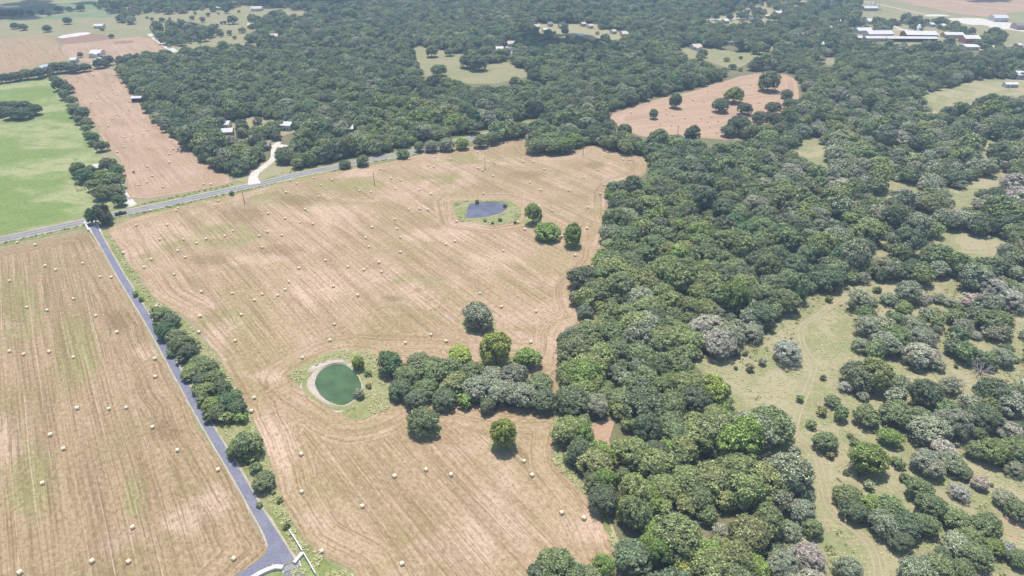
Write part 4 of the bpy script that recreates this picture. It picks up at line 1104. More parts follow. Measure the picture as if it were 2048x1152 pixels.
for i in range(len(Q)):
    u = rng.uniform(); b = nz2[i]*.12 + nz[i]*.08
    if bright[i]: c = [('bright', .10), ('olive', .46), ('mid', .30), ('dark', .08), ('lime', .02), ('sage', .04)]
    elif bright2[i]: c = [('bright', .06), ('olive', .26), ('mid', .44), ('dark', .18), ('sage', .06)]
    elif edge_z[i]: c = [('olive', .3), ('sage', .35), ('mid', .25), ('grey', .1)]
    elif sagez[i]: c = [('olive', .10), ('mid', .32), ('dark', .20), ('sage', .30), ('grey', .07), ('pinkgrey', .01)]
    else: c = [('mid', .42), ('dark', .40), ('olive', .05), ('sage', .10), ('deep', .03)]
    u = min(.999, max(0, u + b)); s = 0
    for nme, pr in c:
        s += pr
        if u <= s: break
    tin.append(nme)
kin = ['brush' if t_ in ('grey', 'pinkgrey') or (t_ == 'sage' and rng.uniform() < .45) else ('tall' if rng.uniform() < .22 else 'oak') for t_ in tin]

# nearest visible woodland trees become trees of their own, the rest one mass
dcam = np.sqrt(Q[:, 0]**2 + Q[:, 1]**2 + CAM_H**2)
vis = (pxQ[:, 0] > 5) & (pxQ[:, 0] < 2043) & (pxQ[:, 1] > 0) & (pxQ[:, 1] < 1190)
N_SINGLE = 200
score = np.where(vis, rW/dcam, -1)
single = np.argsort(-score)[:N_SINGLE]
is_single = np.zeros(len(Q), bool); is_single[single] = True
for i in single:
    TREES.append(((Q[i, 0], Q[i, 1]), rW[i], tin[i], kin[i]))

def noun(it):
    ti, kd = it[1]
    return {'oak': "%s broadleaf tree", 'tall': "upright %s tree", 'brush': "shaggy %s low tree", 'cedar': "%s dense cedar", 'shrub': "small %s bush"}[kd] % TWORD[ti]
labs = rank_labels([(t[0], (t[2], t[3])) for t in TREES], noun)
rt = random.Random(99)
for (xy, r_, ti, kd), lab in zip(TREES, labs):
    cm, tm, h, cz = PROTO[kd][rt.randrange(len(PROTO[kd]))]
    root = empty({'oak': "broadleaf_tree", 'tall': "broadleaf_tree", 'brush': "brushy_tree", 'cedar': "cedar_tree", 'shrub': "bush"}[kd], (xy[0], xy[1], 0), rt.uniform(0, 6.28))
    root.scale = (r_*rt.uniform(.94, 1.12), r_*rt.uniform(.86, 1.1), r_*rt.uniform(.88, 1.1))
    tag(root, lab, "bush" if kd == 'shrub' else "tree", "trees of the fields and the near woodland")
    c = bpy.data.objects.new("crown", cm); COL.objects.link(c); c.parent = root
    k = rt.uniform(.85, 1.15); c["tint"] = [x*k*rt.uniform(.95, 1.05) for x in TINT[ti]]
    t_ = bpy.data.objects.new("trunk", tm); COL.objects.link(t_); t_.parent = root

# ---- bushes
SHR = []
for px, py, w, ti in SH + [(a, b, w, 'dark') for a, b, w in LAWNB]:
    p = G(px, py + w*.25)
    dist = p - Vector((0, 0, CAM_H)); depth = dist.y*CT - dist.z*ST
    SHR.append(((p.x, p.y), w/2*depth/F_PX, ti, 'shrub'))
for (xy, r_, ti, kd), lab in zip(SHR, rank_labels([(t[0], (t[2], 'shrub')) for t in SHR], noun)):
    cm, tm, h, cz = PROTO['shrub'][rt.randrange(4)]
    root = empty("bush", (xy[0], xy[1], 0), rt.uniform(0, 6.28)); root.scale = (r_, r_, r_*rt.uniform(.9, 1.2))
    tag(root, lab, "bush", "small bushes of the open ground")
    c = bpy.data.objects.new("crown", cm); COL.objects.link(c); c.parent = root; c["tint"] = [x*rt.uniform(.85, 1.15) for x in TINT[ti]]
    t_ = bpy.data.objects.new("trunk", tm); COL.objects.link(t_); t_.parent = root

# ---- dead trees
for k, (px, py, w, lab) in enumerate([(1965,735,62,"lavender grey bare dead tree at the grove's lower edge"),(1286,588,34,"pale bare treetop in the near woodland edge"),(1820,810,30,"grey bare dead tree inside the lower grove"),
        (1275,1000,46,"bare pinkish grey dead tree in the near woodland"),(1855,1105,34,"bare dead shrub beside the lower right thicket"),(1500,662,34,"small bare dead tree among the grey brush")]):
    p = G(px, py, 3.0); dist = p - Vector((0, 0, CAM_H)); r_ = w/2*(dist.y*CT - dist.z*ST)/F_PX
    root = empty("dead_tree", (p.x, p.y, 0), k*1.3); root.scale = (r_, r_, r_)
    tag(root, lab, "tree", "dead trees")
    for nm, me in zip(("branches", "trunk"), DEAD[k % 2]):
        c = bpy.data.objects.new(nm, me); COL.objects.link(c); c.parent = root

# ---- the mass of woodland as one object with instanced trees
S = ~is_single
n = int(S.sum())
m = bpy.data.meshes.new("distant_woodland")
m.from_pydata([(x, y, 0.0) for x, y in Q[S]], [], [])
kk = np.array([rng.choice(LODN[k]) for k in np.array(kin)[S]], np.int32)
a = m.attributes.new("pick", 'INT', 'POINT'); a.data.foreach_set("value", kk)
a = m.attributes.new("turn", 'FLOAT', 'POINT'); a.data.foreach_set("value", rng.uniform(0, 6.28, n).astype(np.float32))
sc = np.stack([rW[S], rW[S]*rng.uniform(.9, 1.1, n), rW[S]*rng.uniform(.85, 1.12, n)], 1).astype(np.float32)
a = m.attributes.new("size", 'FLOAT_VECTOR', 'POINT'); a.data.foreach_set("vector", sc.ravel())
tc = np.array([TINT[t_] for t_ in np.array(tin)[S]])*rng.uniform(.82, 1.18, (n, 1))*rng.uniform(.94, 1.06, (n, 3))
a = m.attributes.new("tint", 'FLOAT_COLOR', 'POINT'); a.data.foreach_set("color", np.concatenate([tc, np.ones((n, 1))], 1).astype(np.float32).ravel())
wood = obj("distant_woodland", m)
tag(wood, "the mass of woodland stretching away to the top", "woodland", None, "stuff")
ng = bpy.data.node_groups.new("plant_trees", 'GeometryNodeTree')
ng.interface.new_socket("Geometry", in_out='INPUT', socket_type='NodeSocketGeometry')
ng.interface.new_socket("Geometry", in_out='OUTPUT', socket_type='NodeSocketGeometry')
gi, go = ng.nodes.new("NodeGroupInput"), ng.nodes.new("NodeGroupOutput")
iop = ng.nodes.new("GeometryNodeInstanceOnPoints"); ci = ng.nodes.new("GeometryNodeCollectionInfo")
ci.inputs[0].default_value = LOD; ci.inputs[1].default_value = True; ci.inputs[2].default_value = True
def named(nm, dt):
    x = ng.nodes.new("GeometryNodeInputNamedAttribute"); x.data_type = dt; x.inputs[0].default_value = nm; return x.outputs[0]
ng.links.new(gi.outputs[0], iop.inputs["Points"]); ng.links.new(ci.outputs[0], iop.inputs["Instance"])
iop.inputs["Pick Instance"].default_value = True
ng.links.new(named("pick", 'INT'), iop.inputs["Instance Index"])
cx = ng.nodes.new("ShaderNodeCombineXYZ"); ng.links.new(named("turn", 'FLOAT'), cx.inputs[2])
er = ng.nodes.new("FunctionNodeEulerToRotation"); ng.links.new(cx.outputs[0], er.inputs[0])
ng.links.new(er.outputs[0], iop.inputs["Rotation"])
ng.links.new(named("size", 'FLOAT_VECTOR'), iop.inputs["Scale"])
ng.links.new(iop.outputs[0], go.inputs[0])
wood.modifiers.new("plant_trees", 'NODES').node_group = ng
print("trees single", len(TREES), "mass", n)

# ------------------------------------------------------------------ tall grass as real tufts
def tufts(polys_px, dens, hmin, hmax, label, seed, holes=(), wpx=False):
    r = np.random.default_rng(seed)
    PP = []
    for poly in polys_px:
        g = GP(poly); A = np.array([(p.x, p.y) for p in g]); x0, y0 = A.min(0); x1, y1 = A.max(0)
        k = int((x1-x0)*(y1-y0)*dens)
        q = np.stack([r.uniform(x0, x1, k), r.uniform(y0, y1, k)], 1)
        q = q[inside(g, q)]
        for h_ in holes: q = q[~inside(GP(h_), q)]
        PP.append(q)
    q = np.concatenate(PP)
    q = q[dist_poly([DW], q, False) > 3.4]; q = q[dist_poly([TW], q, False) > 1.8]
    dn = smooth_noise(q, .35, seed+1)
    q = q[dn > -.25]
    n = len(q)
    h_ = r.uniform(hmin, hmax, n)
    V, Fc = [], []
    for b in range(4):
        a_ = r.uniform(0, 6.28, n); s_ = r.uniform(.10, .28, n)
        dx, dy = np.cos(a_), np.sin(a_)
        base = np.stack([q[:, 0], q[:, 1], np.full(n, .02)], 1)
        p1 = base + np.stack([-dy*s_, dx*s_, np.zeros(n)], 1); p2 = base - np.stack([-dy*s_, dx*s_, np.zeros(n)], 1)
        p3 = base + np.stack([dx*h_*1.5, dy*h_*1.5, h_*.8], 1)
        V.append(np.stack([p1, p2, p3], 1).reshape(-1, 3))
    V = np.concatenate(V)
    o = obj("tall_grass", mesh_from("tall_grass", V, np.arange(len(V)).reshape(-1, 3)), None, M['tuft'])
    tag(o, label, "grass", None, "stuff")
GPOND = [(660,728),(690,726),(704,735),(720,752),(726,770),(724,790),(708,802),(690,813),(660,808),(640,793),(626,770),(632,748),(645,735)]
tufts([POND_ISL], 2.2, .25, .75, "rough tall grass around the green pond", 1, [GPOND, [(590,780),(616,752),(640,726),(670,720),(660,740),(640,760),(640,795),(660,812),(640,812)]])
tufts([POND2], .9, .3, .9, "rough grass fringe around the blue grey pond", 2, [[(934,404),(1020,402),(1020,415),(1000,430),(950,440),(926,438)]])
tufts([VERGE], 2.0, .25, .8, "rough grass between the driveway and the middle field", 3)
tufts([[(1108,808),(1122,812),(1118,860),(1116,905),(1160,962),(1205,1012),(1236,1080),(1262,1150),(1240,1150),(1218,1072),(1190,1010),(1140,960),(1105,920),(1110,860)]], 3.0, .3, .9, "lush grass along the near woodland edge", 4)
tufts([SAV], 1.1, .12, .38, "scattered dry grass tufts of the right grassland", 5)

def mat_weed():
    t = NT("dark_weeds"); p = t.pos(); rnd = t.n("NewGeometry").outputs["Random Per Island"]
    t.diffuse(t.mix(rnd, t.mix(t.noise(p, .15, 2), (.10,.15,.04), (.17,.19,.07)), (.24,.25,.11)), .95, .05); return t.m
M['weed'] = mat_weed()
def weeds(Pxy, r0, r1, hh, nb, mat, label, seed):
    """clumps of leaning blades, each nb leaves"""
    r = np.random.default_rng(seed); n = len(Pxy); V = []
    sz = r.uniform(r0, r1, n)
    for b in range(nb):
        a_ = r.uniform(0, 6.28, n); q = np.sqrt(r.uniform(0, 1, n))*sz
        c = np.stack([Pxy[:, 0]+np.cos(a_)*q, Pxy[:, 1]+np.sin(a_)*q, sz*hh*(1.05-(q/sz)**2)*r.uniform(.5, 1.1, n)+.05], 1)
        nrm = unit(np.stack([np.cos(a_)*q/sz, np.sin(a_)*q/sz, np.full(n, .8)], 1) + r.normal(0, .35, (n, 3)))
        v, f = leaf_quads(c, nrm, sz*r.uniform(.22, .42, n), r, 1.4); V.append(v)
    V = np.concatenate(V)
    tag(obj("weeds", mesh_from("weeds", V, np.arange(len(V)).reshape(-1, 4)), None, mat), label, "weeds", None, "stuff")
rw = np.random.default_rng(8)
side = []
for i in range(len(RS)-1):
    d = (RS[i+1]-RS[i]); L = d.length; d = d/L; nn = Vector((-d.y, d.x))
    for k in range(int(L*1.6)):
        p = RS[i] + d*rw.uniform(0, L)
        px_ = to_px(np.array([[p.x, p.y, 0]]))[0, 0]
        if rw.uniform() < .75: q = p - nn*rw.normal(5.6, .5); side.append((q.x, q.y))
        if rw.uniform() < .6 and (270 < px_ < 480 or px_ > 560): q = p + nn*rw.normal(7.2, .9); side.append((q.x, q.y))
side = np.array(side); gapn = smooth_noise(side, .12, 31); side = side[gapn > -.15]
weeds(side, .35, .85, .9, 12, M['weed'], "dark weeds growing along both edges of the road", 9)
sv = np.array([(p.x, p.y) for p in GP(OPEN_SAV)]); x0, y0 = sv.min(0); x1, y1 = sv.max(0)
q = np.stack([rw.uniform(x0, min(x1, 220), 5200), rw.uniform(max(y0, 90), y1, 5200)], 1); q = q[inside(OPEN_SAV, to_px(np.concatenate([q, np.zeros((len(q), 1))], 1)))]
q = q[(smooth_noise(q, .10, 33) > .25)]; q = q[dist_poly([TW], q, False) > 2.5]
weeds(q, .25, .95, .7, 10, M['weed'], "low scrub and weeds dotted over the right grassland", 10)

# ------------------------------------------------------------------ hay bales
B = """247,294 235,304 299,297 347,298 338,308 394,307 339,325 294,333 305,352 295,364 277,370 326,374 408,368 422,369 301,421 356,416 353,421 437,402 273,450 335,450 71,490 35,485 466,462 451,472 413,478 394,487 367,479 320,479
356,502 371,515 303,519 247,506 289,535 349,549 166,527 91,532 112,540 201,554 223,555 20,562 979,292 955,304 818,318 870,314 900,319 989,326 857,331 868,334 956,337 965,341 760,338 782,357 801,361 986,352 627,356 664,360
641,370 593,367 581,361 572,385 638,393 719,382 742,384 790,378 839,380 862,388 967,387 610,419 537,427 570,437 600,445 626,448 817,419 839,418 856,420 790,439 744,455 794,458 913,443 535,464 519,472 564,471 731,476 801,475
910,483 892,489 738,494 801,505 1006,502 524,495 651,521 696,534 758,525 728,540 763,544 598,537 578,564 667,573 1046,324 1067,324 1088,339 1196,340 1246,319 1259,320 1168,355 1060,365 1082,380 1138,381 1200,388 1208,370 1176,415
1104,422 1078,414 1036,445 1050,459 1152,450 1174,457 1124,473 1150,511 1164,548 147,598 55,615 95,621 192,632 235,665 20,703 48,709 99,704 148,715 310,718 311,754 156,817 219,818 253,816 306,855 314,613 403,584 465,587 509,601
401,633 483,630 398,665 471,682 509,796 504,823 525,589 556,591 570,580 716,591 669,649 660,681 605,716 862,670 811,686 960,587 1003,614 892,683 962,820 1072,623 1061,685 102,870 128,898 356,901 437,940 86,967 266,1055 185,1123
258,1124 41,1146 468,1118 603,909 604,984 725,1013 789,953 852,940 902,950 644,1103 804,1128 1048,923 1064,951 1123,1026 1168,1037 188,150 159,155 154,162 226,162 226,178 216,183 198,183 255,180 194,197 164,198 183,205 259,203
265,213 257,220 244,223 232,229 303,230 225,238 333,242 199,251 217,252 305,252 296,260 201,271 266,271 287,268 251,274 344,281 75,86 64,99 83,107 62,109 18,109 111,112 105,118 19,127 46,131 60,122 55,80 24,90 39,83 47,117
1416,182 1386,200 1408,202 1501,170 1517,205 1332,218 1333,228 1345,231 1370,236 1262,225 1321,247 1343,251 1402,236 1423,233 1415,243 1436,242 1419,253 1433,265"""
BALES = [tuple(float(v) for v in s.split(',')) for s in B.split()]
def bale_mesh(seed):
    r = np.random.default_rng(seed)
    n, R0, Wd = 24, .80, 1.42
    prof = [(0.0, -.47), (.25, -.475), (.27, -.50), (.50, -.485), (.52, -.50), (.86, -.50), (.965, -.46), (1.0, -.38), (1.015, -.18), (1.0, 0), (1.015, .18), (1.0, .38), (.965, .46), (.86, .50), (.52, .50), (.50, .485), (.27, .50), (.25, .475), (0.0, .47)]
    V, Fc = [], []
    for k, (q, t) in enumerate(prof):
        for i in range(n):
            a_ = 2*math.pi*i/n
            rr = max(.004, q)*R0*(1 + r.normal(0, .008))
            x, z = math.cos(a_)*rr, math.sin(a_)*rr
            if z < -.70*R0: z = -.70*R0 - (abs(z)-.70*R0)*.35       # sags flat where it sits
            V.append((x, t*Wd, z + .70*R0 + .08))
    for k in range(len(prof)-1):
        for i in range(n):
            j = (i+1) % n
            Fc.append((k*n+i, k*n+j, (k+1)*n+j, (k+1)*n+i))
    mb = MB(); mb.v, mb.f = V, Fc
    me = mb.mesh("hay_bale", True); me.materials.append(M['bale']); return me
BM = [bale_mesh(s) for s in range(5)]
items = [((G(a, b+1.5).x, G(a, b+1.5).y), 'b') for a, b in BALES]
for (xy, _), lab in zip(items, rank_labels(items, lambda i: "pale round hay bale")):
    o = bpy.data.objects.new("hay_bale", BM[rt.randrange(5)]); COL.objects.link(o)
    o.location = (xy[0], xy[1], .03); o.rotation_euler = (0, 0, ROW + math.pi/2 + rt.gauss(0, .35)); k = rt.uniform(.66, .82); o.scale = (k, k, k)
    tag(o, lab, "hay bale", "round bales in the mown fields")

# ------------------------------------------------------------------ more ground at the town edge
field_sheet("field", GP([(1745,-14),(1800,3),(1880,21),(1960,34),(2010,28),(2100,14),(2300,-14)]), .16, M['hay_strip'], 20.0, seed=120, label="tan ploughed field at the top right corner")
sheet("gravel_lot", GP([(1892,37),(1930,36),(1965,37),(1985,42),(2010,45),(2060,48),(2060,66),(2010,58),(1985,58),(1972,50),(1940,50),(1908,43)]), .17, M['gravel'], 6, 1, 121, label="white gravel lot at the right of the town")
sheet("gravel_lot", GP([(1850,29),(1880,29),(1906,32),(1880,33),(1850,33)]), .172, M['gravel'], 6, 1, 122, label="white strip of gravel behind the town trees")
sheet("yard", GP([(1705,58),(1760,55),(1840,62),(1900,66),(1930,72),(1925,84),(1870,86),(1800,88),(1740,84),(1718,74)]), .168, M['track'], 5, 1, 123, label="bare tan yard around the long white barns")
ribbon("gravel_road", GP([(1762,44),(1785,52),(1808,60),(1830,66)]), 5.0, .18, M['gravel'], "white lane slanting down to the barns", jitter=.3, seed=30)
ribbon("gravel_road", GP([(1730,63),(1780,60),(1830,60)]), 4.0, .178, M['gravel'], "white lane behind the long barns", jitter=.3, seed=31)
ribbon("gravel_road", GP([(1948,96),(1970,102),(1992,108),(2040,122)]), 5.0, .18, M['gravel'], "pale lane leading right from the red walled barn", jitter=.3, seed=32)
ribbon("gravel_road", GP([(1700,0),(1740,5),(1790,16),(1850,29)]), 6.0, .176, M['edgeg'], "road along the ploughed field's edge", jitter=.3, seed=33)
ribbon("gravel_road", GP([(1390,42),(1450,38),(1520,34),(1570,30),(1620,8)]), 6.0, .18, M['gravel'], "pale street through the far houses at top right", jitter=.4, seed=34)
ribbon("gravel_road", GP([(1500,140),(1530,122),(1552,108),(1580,104)]), 5.0, .18, M['edgeg'], "pale lane passing the meadow above the orange field", jitter=.3, seed=35)

# ------------------------------------------------------------------ buildings
def house(px, py, w_px, dep, h, rz, roof, wall, label, name="house", cat="house", pitch=.32, open_front=False, chimney=False, wing=0.0):
    w = max(3.0, w_px/scale_at(py))
    b = G(px, py)
    root = empty(name, (b.x, b.y, .06), rz)
    tag(root, label, cat, "farm and town buildings")
    rh = dep*.5*pitch
    if open_front:
        MB().box((0, dep/2-.1, h/2), (w, .2, h)).build("rear_wall", M[wall], root)
        for s_ in (-1, 1): MB().box((s_*(w/2-.1), 0, h/2), (.2, dep-.45, h)).build("side_wall", M[wall], root)
        for k in range(3): MB().box((-w/2+.15+k*(w-.3)/2, -dep/2+.12, h/2), (.22, .22, h)).build("post", M['wood'], root)
    else:
        wm = MB().prism([(-dep/2, 0), (dep/2, 0), (dep/2, h), (0, h+rh*.98), (-dep/2, h)], -w/2, w/2)
        wm.build("wall", M[wall], root)
        MB().box((w*.06, -dep/2-.04, 1.05), (1.0, .10, 2.1)).build("door", M['door'], root)
        for k in (-.32, .30):
            win = MB().box((w*k, -dep/2-.03, 1.55), (1.5, .08, 1.15)).build("window", M['wall_w'], root)
            MB().box((w*k, -dep/2-.085, 1.55), (1.25, .04, .95)).build("pane", M['glass'], win)
        MB().box((w/2+.03, 0, 1.55), (.08, 1.3, 1.1)).build("window", M['glass'], root)
    ov = .45
    t_ = .14
    a, c_ = dep/2+ov, h - ov*pitch
    rf = MB().prism([(-a, c_), (0, h+rh), (a, c_), (a, c_+t_), (0, h+rh+t_+.03), (-a, c_+t_)], -w/2-ov, w/2+ov).build("roof", M[roof], root)
    if chimney: MB().box((w*.22, dep*.12, h+rh*1.05), (.8, .8, 1.6)).build("chimney", M['wall_t'], rf)
    if wing:
        MB().prism([(-wing/2, 0), (wing/2, 0), (wing/2, h*.95), (0, h*.95+wing*.5*pitch*.95), (-wing/2, h*.95)], 0, dep*.95).build("wing_wall", M[wall], root).rotation_euler = (0, 0, R(-90))
        q = MB().prism([(-wing/2-.4, h*.95-.4*pitch), (0, h*.95+wing*.5*pitch), (wing/2+.4, h*.95-.4*pitch), (wing/2+.4, h*.95-.4*pitch+.13), (0, h*.95+wing*.5*pitch+.16), (-wing/2-.4, h*.95-.4*pitch+.13)], 0, dep*.95+.4).build("wing_roof", M[roof], root)
        q.rotation_euler = (0, 0, R(-90))
    return root
for a_ in H: house(*a_[:9], **a_[9])

# silo and water tower
b = G(1835, 65)
r_ = empty("silo", (b.x, b.y, .1)); tag(r_, "white cylindrical silo among the town barns", "silo")
MB().lathe([(2.1, 0), (2.1, 8.2)], 20).build("shell", M['white'], r_, True)
MB().lathe([(2.15, 8.2), (1.5, 9.0), (.3, 9.7)], 20).build("cap", M['steel'], r_, True)
MB().tube((2.25, 0, 0), (2.25, 0, 8.2), .12, .12, 6).build("ladder", M['steel'], r_)
b = G(1748, 18)
r_ = empty("water_tower", (b.x, b.y, .1)); tag(r_, "tall white legged water tower at the town's top", "water tower")
for i in range(4):
    an = math.pi/4 + i*math.pi/2 + .2
    MB().tube((6*math.cos(an), 6*math.sin(an), 0), (4.6*math.cos(an), 4.6*math.sin(an), 26), .38, .34, 8).build("leg", M['white'], r_)
MB().tube((0, 0, 0), (0, 0, 26), .55, .55, 10).build("riser_pipe", M['white'], r_)
tk = MB().lathe([(.6, 24.5), (4.2, 26), (5.6, 28), (5.7, 32), (4.2, 34.5), (.4, 35.6)], 24).build("tank", M['white'], r_, True)
MB().lathe([(5.7, 28.6), (6.4, 28.6), (6.4, 28.75), (5.7, 28.75)], 24).build("walkway", M['steel'], tk)
for zz in (9, 18):
    for i in range(4):
        a1, a2 = math.pi/4+i*math.pi/2+.2, math.pi/4+(i+1)*math.pi/2+.2
        q = 6 - 1.4*zz/26
        MB().tube((q*math.cos(a1), q*math.sin(a1), zz), (q*math.cos(a2), q*math.sin(a2), zz), .12, .12, 6).build("strut", M['white'], r_)
b = G(1658, 25)
r_ = empty("mast", (b.x, b.y, .1)); tag(r_, "thin white mast among trees left of the town", "mast")
MB().tube((0, 0, 0), (0, 0, 19), .5, .3, 8).build("pole", M['white'], r_)
MB().box((0, 0, 18.6), (2.2, .3, .3)).box((0, 0, 17.2), (.3, 2.0, .3)).build("antenna", M['white'], r_)

# ------------------------------------------------------------------ utility poles
for px, py, hh, lab in [(490,410,8.2,"leftmost wooden utility pole in the middle field"),(749,370,8.2,"wooden utility pole in the middle of the field"),(970,340,7.8,"wooden utility pole above the blue grey pond"),
                        (1166,311,8.2,"wooden utility pole beside the field's top clump"),(1354,276,8.8,"wooden utility pole at the foot of the orange field")]:
    b = G(px, py)
    r_ = empty("utility_pole", (b.x, b.y, 0), R(28)); tag(r_, lab, "utility pole", "poles of the power line")
    MB().tube((0, 0, -.2), (0, 0, hh), .19, .13, 9).build("pole", M['wood'], r_)
    arm = MB().box((0, .16, hh-.6), (.12, 2.5, .14)).build("crossarm", M['wood'], r_)
    for q in (-1.0, -.35, 1.0): MB().lathe([(.05, 0), (.07, .08), (.04, .2)], 8, (0, .16+q, hh-.53)).build("insulator", M['white'], arm)

# ------------------------------------------------------------------ dark pickup on the road
pa, pb = G(225, 432), G(260, 424.5)
rd = (pb - pa).normalized(); ang = math.atan2(rd.y, rd.x)
b = G(242, 429.5)
car = empty("pickup_truck", (b.x, b.y, .09), ang); tag(car, "dark pickup truck driving on the country road", "pickup truck")
def prof_body(pts, w, inset=.0):
    mb = MB(); n = len(pts)
    for y in (-w/2, w/2):
        for x, z in pts: mb.v.append((x, y, z))
    for i in range(n):
        j = (i+1) % n; mb.f.append((i, j, n+j, n+i))
    mb.f.append(tuple(reversed(range(n)))); mb.f.append(tuple(n+i for i in range(n)))
    return mb
body = prof_body([(-2.8, .45), (2.7, .45), (2.8, .7), (2.75, 1.02), (1.35, 1.12), (-.7, 1.12), (-.7, .75), (-2.7, .75), (-2.7, 1.12), (-2.8, 1.12)], 1.95).build("body", M['black'], car)
for s_ in (-1, 1): MB().box((-1.75, s_*.93, .94), (2.0, .1, .38)).build("bed_side", M['black'], car)
cab = prof_body([(1.25, 1.125), (.75, 1.74), (.55, 1.80), (-.55, 1.80), (-.72, 1.70), (-.78, 1.125)], 1.72).build("cab", M['black'], car)
MB().face([(1.27, -.76, 1.16), (1.27, .76, 1.16), (.79, .68, 1.72), (.79, -.68, 1.72)]).build("windscreen", M['glass'], car)
for s_ in (-1, 1):
    MB().face([(1.05, s_*.875, 1.18), (-.68, s_*.875, 1.18), (-.6, s_*.875, 1.68), (.68, s_*.875, 1.68)]).build("side_window", M['glass'], car)
    MB().box((2.77, s_*.72, .85), (.08, .35, .2)).build("headlight", M['white'], car)
    MB().box((.95, s_*1.08, 1.2), (.14, .2, .18)).build("mirror", M['black'], car)
    for x in (-1.75, 1.75):
        wh = MB().tube((x, s_*.80, .38), (x, s_*1.0, .38), .38, .38, 18).build("wheel", M['tyre'], car)
        MB().tube((x, s_*1.0, .38), (x, s_*1.02, .38), .22, .20, 12).build("rim", M['steel'], wh)
MB().box((2.84, 0, .55), (.14, 1.8, .18)).build("front_bumper", M['steel'], car)
MB().box((-2.86, 0, .55), (.14, 1.8, .18)).build("rear_bumper", M['steel'], car)

# ------------------------------------------------------------------ gates, walls and fences
def wall_line(name, pts, w, h, mat, label, cat, z0=.05):
    P = [Vector((p[0], p[1])) for p in pts]
    v, f = [], []
    for i, p in enumerate(P):
        d = (P[min(i+1, len(P)-1)] - P[max(i-1, 0)]).normalized(); nn = Vector((-d.y, d.x))*w/2
        v += [(p.x-nn.x, p.y-nn.y, z0), (p.x+nn.x, p.y+nn.y, z0), (p.x+nn.x*.92, p.y+nn.y*.92, z0+h), (p.x-nn.x*.92, p.y-nn.y*.92, z0+h)]
    for i in range(len(P)-1):
        for k in range(4): f.append((4*i+k, 4*i+(k+1) % 4, 4*i+4+(k+1) % 4, 4*i+4+k))
    f += [(0, 1, 2, 3), tuple(4*(len(P)-1)+k for k in (3, 2, 1, 0))]
    mb = MB(); mb.v, mb.f = v, f
    return tag(mb.build(name, mat), label, cat)
wall_line("entrance_wall", GP([(500,1162),(524,1148),(540,1141),(552,1137),(567,1138)]), 1.3, .85, M['conc'], "curved white entrance wall left of the cattle guard", "wall")
wall_line("entrance_wall", GP([(589,1129),(597,1119),(606,1109)]), 1.0, .85, M['conc'], "straight white entrance wall right of the cattle guard", "wall")
wall_line("gate_wall", GP([(169.5,446),(173,452.5),(178,462.5)]), .9, .9, M['conc'], "left white wall at the road junction gate", "wall")
wall_line("gate_wall", GP([(195,449),(198,456.5)]), .9, .9, M['conc'], "right white wall at the road junction gate", "wall")
def cattle_guard(px, py, w, d, rz, label):
    b = G(px, py)
    r_ = empty("cattle_guard", (b.x, b.y, .09), rz); tag(r_, label, "cattle guard")
    MB().box((0, 0, .01), (w, d, .02)).build("pit_cover", M['dsteel'], r_)
    for k in range(9): MB().box((0, -d/2+.12+k*(d-.24)/8, .06), (w, .10, .08)).build("bar", M['steel'] if k % 2 else M['dsteel'], r_)
    for s_ in (-1, 1): MB().box((s_*(w/2+.12), 0, .07), (.22, d+.3, .14)).build("kerb", M['conc'], r_)
cattle_guard(583,1134.5,4.2,1.9,R(28),"dark barred cattle guard at the bottom entrance")
cattle_guard(185,452.5,5.0,2.6,R(14),"dark barred cattle guard at the road junction gate")
sheet("apron", GP([(170,444),(196,440),(200,452),(202,466),(190,470),(180,462)]), .083, M['conc'], 1.5, .1, 140, label="pale concrete apron at the road junction gate")

def rail_fence(name, pts, h, n_rail, step, mat, label, rad=.07):
    P = [Vector((p[0], p[1])) for p in pts]
    r_ = empty(name, (P[0].x, P[0].y, .05)); tag(r_, label, "fence")
    o0 = P[0]
    for a1, b1 in zip(P[:-1], P[1:]):
        k = max(1, round((b1-a1).length/step))
        for i in range(k+1):
            if i == k and b1 != P[-1]: continue
            q = a1.lerp(b1, i/k) - o0
            MB().tube((q.x, q.y, 0), (q.x, q.y, h), rad*1.15, rad*1.15, 7).build("post", mat, r_)
        for j in range(n_rail):
            zz = h*(j+1)/n_rail - .08
            A, Bq = a1-o0, b1-o0
            MB().tube((A.x, A.y, zz), (Bq.x, Bq.y, zz), rad, rad, 7).build("rail", mat, r_)
rail_fence("pipe_fence", GP([(580,1066),(593,1086),(605,1106)]), 1.35, 3, 2.6, M['white'], "white pipe fence running up from the bottom entrance", .10)
rail_fence("pipe_fence", GP([(608,1111),(618,1128),(627,1144),(632,1152)]), 1.35, 3, 2.6, M['white'], "white pipe fence running down from the bottom entrance", .10)
rail_fence("pen_fence", GP([(150,368),(155,384),(172,380),(168,372)]), 1.3, 3, 2.5, M['wood'], "weathered pen fence below the tree group at left", .07)
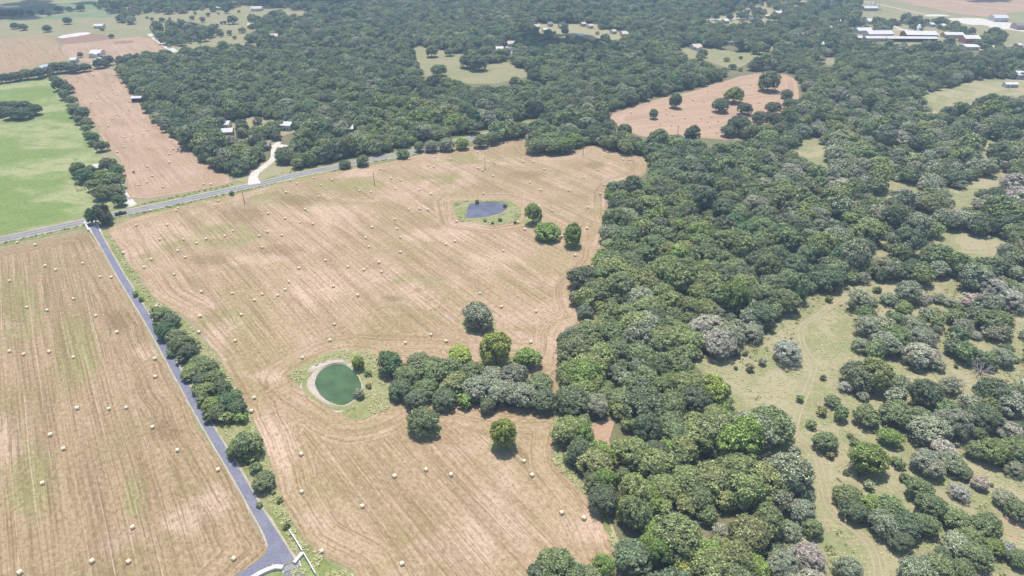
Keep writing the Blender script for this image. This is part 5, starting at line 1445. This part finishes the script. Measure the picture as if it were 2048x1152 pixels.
rail_fence("farm_gate", GP([(250,397.5),(262,399)]), 1.3, 4, 3.0, M['wood'], "wooden gate across the gravel entrance at the road", .07)

# ------------------------------------------------------------------ fair weather clouds whose shadows dapple the far land
tcl = NT("cloud_white"); tcl.diffuse((.85,.86,.88), 1.0, 0.0)
def cloud(px, py, rx, ry, seed, label, alt=620.0):
    r = np.random.default_rng(seed)
    g = G(px, py) + sdir*(alt/sdir.z)
    bm = bmesh.new()
    for k in range(46):
        a_, q = r.uniform(0, 6.28), math.sqrt(r.uniform(0, 1))
        x, y = math.cos(a_)*q*rx, math.sin(a_)*q*ry
        rr = r.uniform(.16, .30)*min(rx, ry)*(1.25-q*.6)
        mt = Matrix.Translation((x, y, rr*r.uniform(.2, 1.3)*(1-q))) @ Matrix.Diagonal((rr, rr, rr*.72, 1))
        bmesh.ops.create_icosphere(bm, subdivisions=3, radius=1.0, matrix=mt)
    m = bpy.data.meshes.new("cloud"); bm.to_mesh(m); bm.free()
    m.polygons.foreach_set("use_smooth", np.ones(len(m.polygons), bool))
    o = obj("cloud", m, None, tcl.m, loc=(g.x, g.y, alt)); tag(o, label, None, None, "structure")
cloud(1120, 88, 62, 60, 1, "white cumulus cloud high over the far woods")
cloud(20, 22, 90, 120, 2, "white cumulus cloud high over the far left fields")
cloud(600, 4, 170, 90, 3, "white cumulus cloud high over the top woods")
cloud(1930, -6, 60, 60, 4, "white cumulus cloud high over the ploughed field")

# ------------------------------------------------------------------ haze
hz = MB().box((0, 1900, 88.0), (9000, 5600, 178.0)).mesh("haze")
t = NT("summer_haze")
pv = t.n("ShaderNodeVolumePrincipled".replace("ShaderNode", "")) if False else t.t.nodes.new("ShaderNodeVolumePrincipled")
pv.inputs["Color"].default_value = (.58, .76, 1.0, 1)
pv.inputs["Density"].default_value = .00023
pv.inputs["Anisotropy"].default_value = 0.0
t.l(pv.outputs[0], t.out.inputs["Volume"])
ho = obj("haze", hz, None, t.m)
tag(ho, "thin blue summer haze over the whole landscape", "haze", None, "stuff")
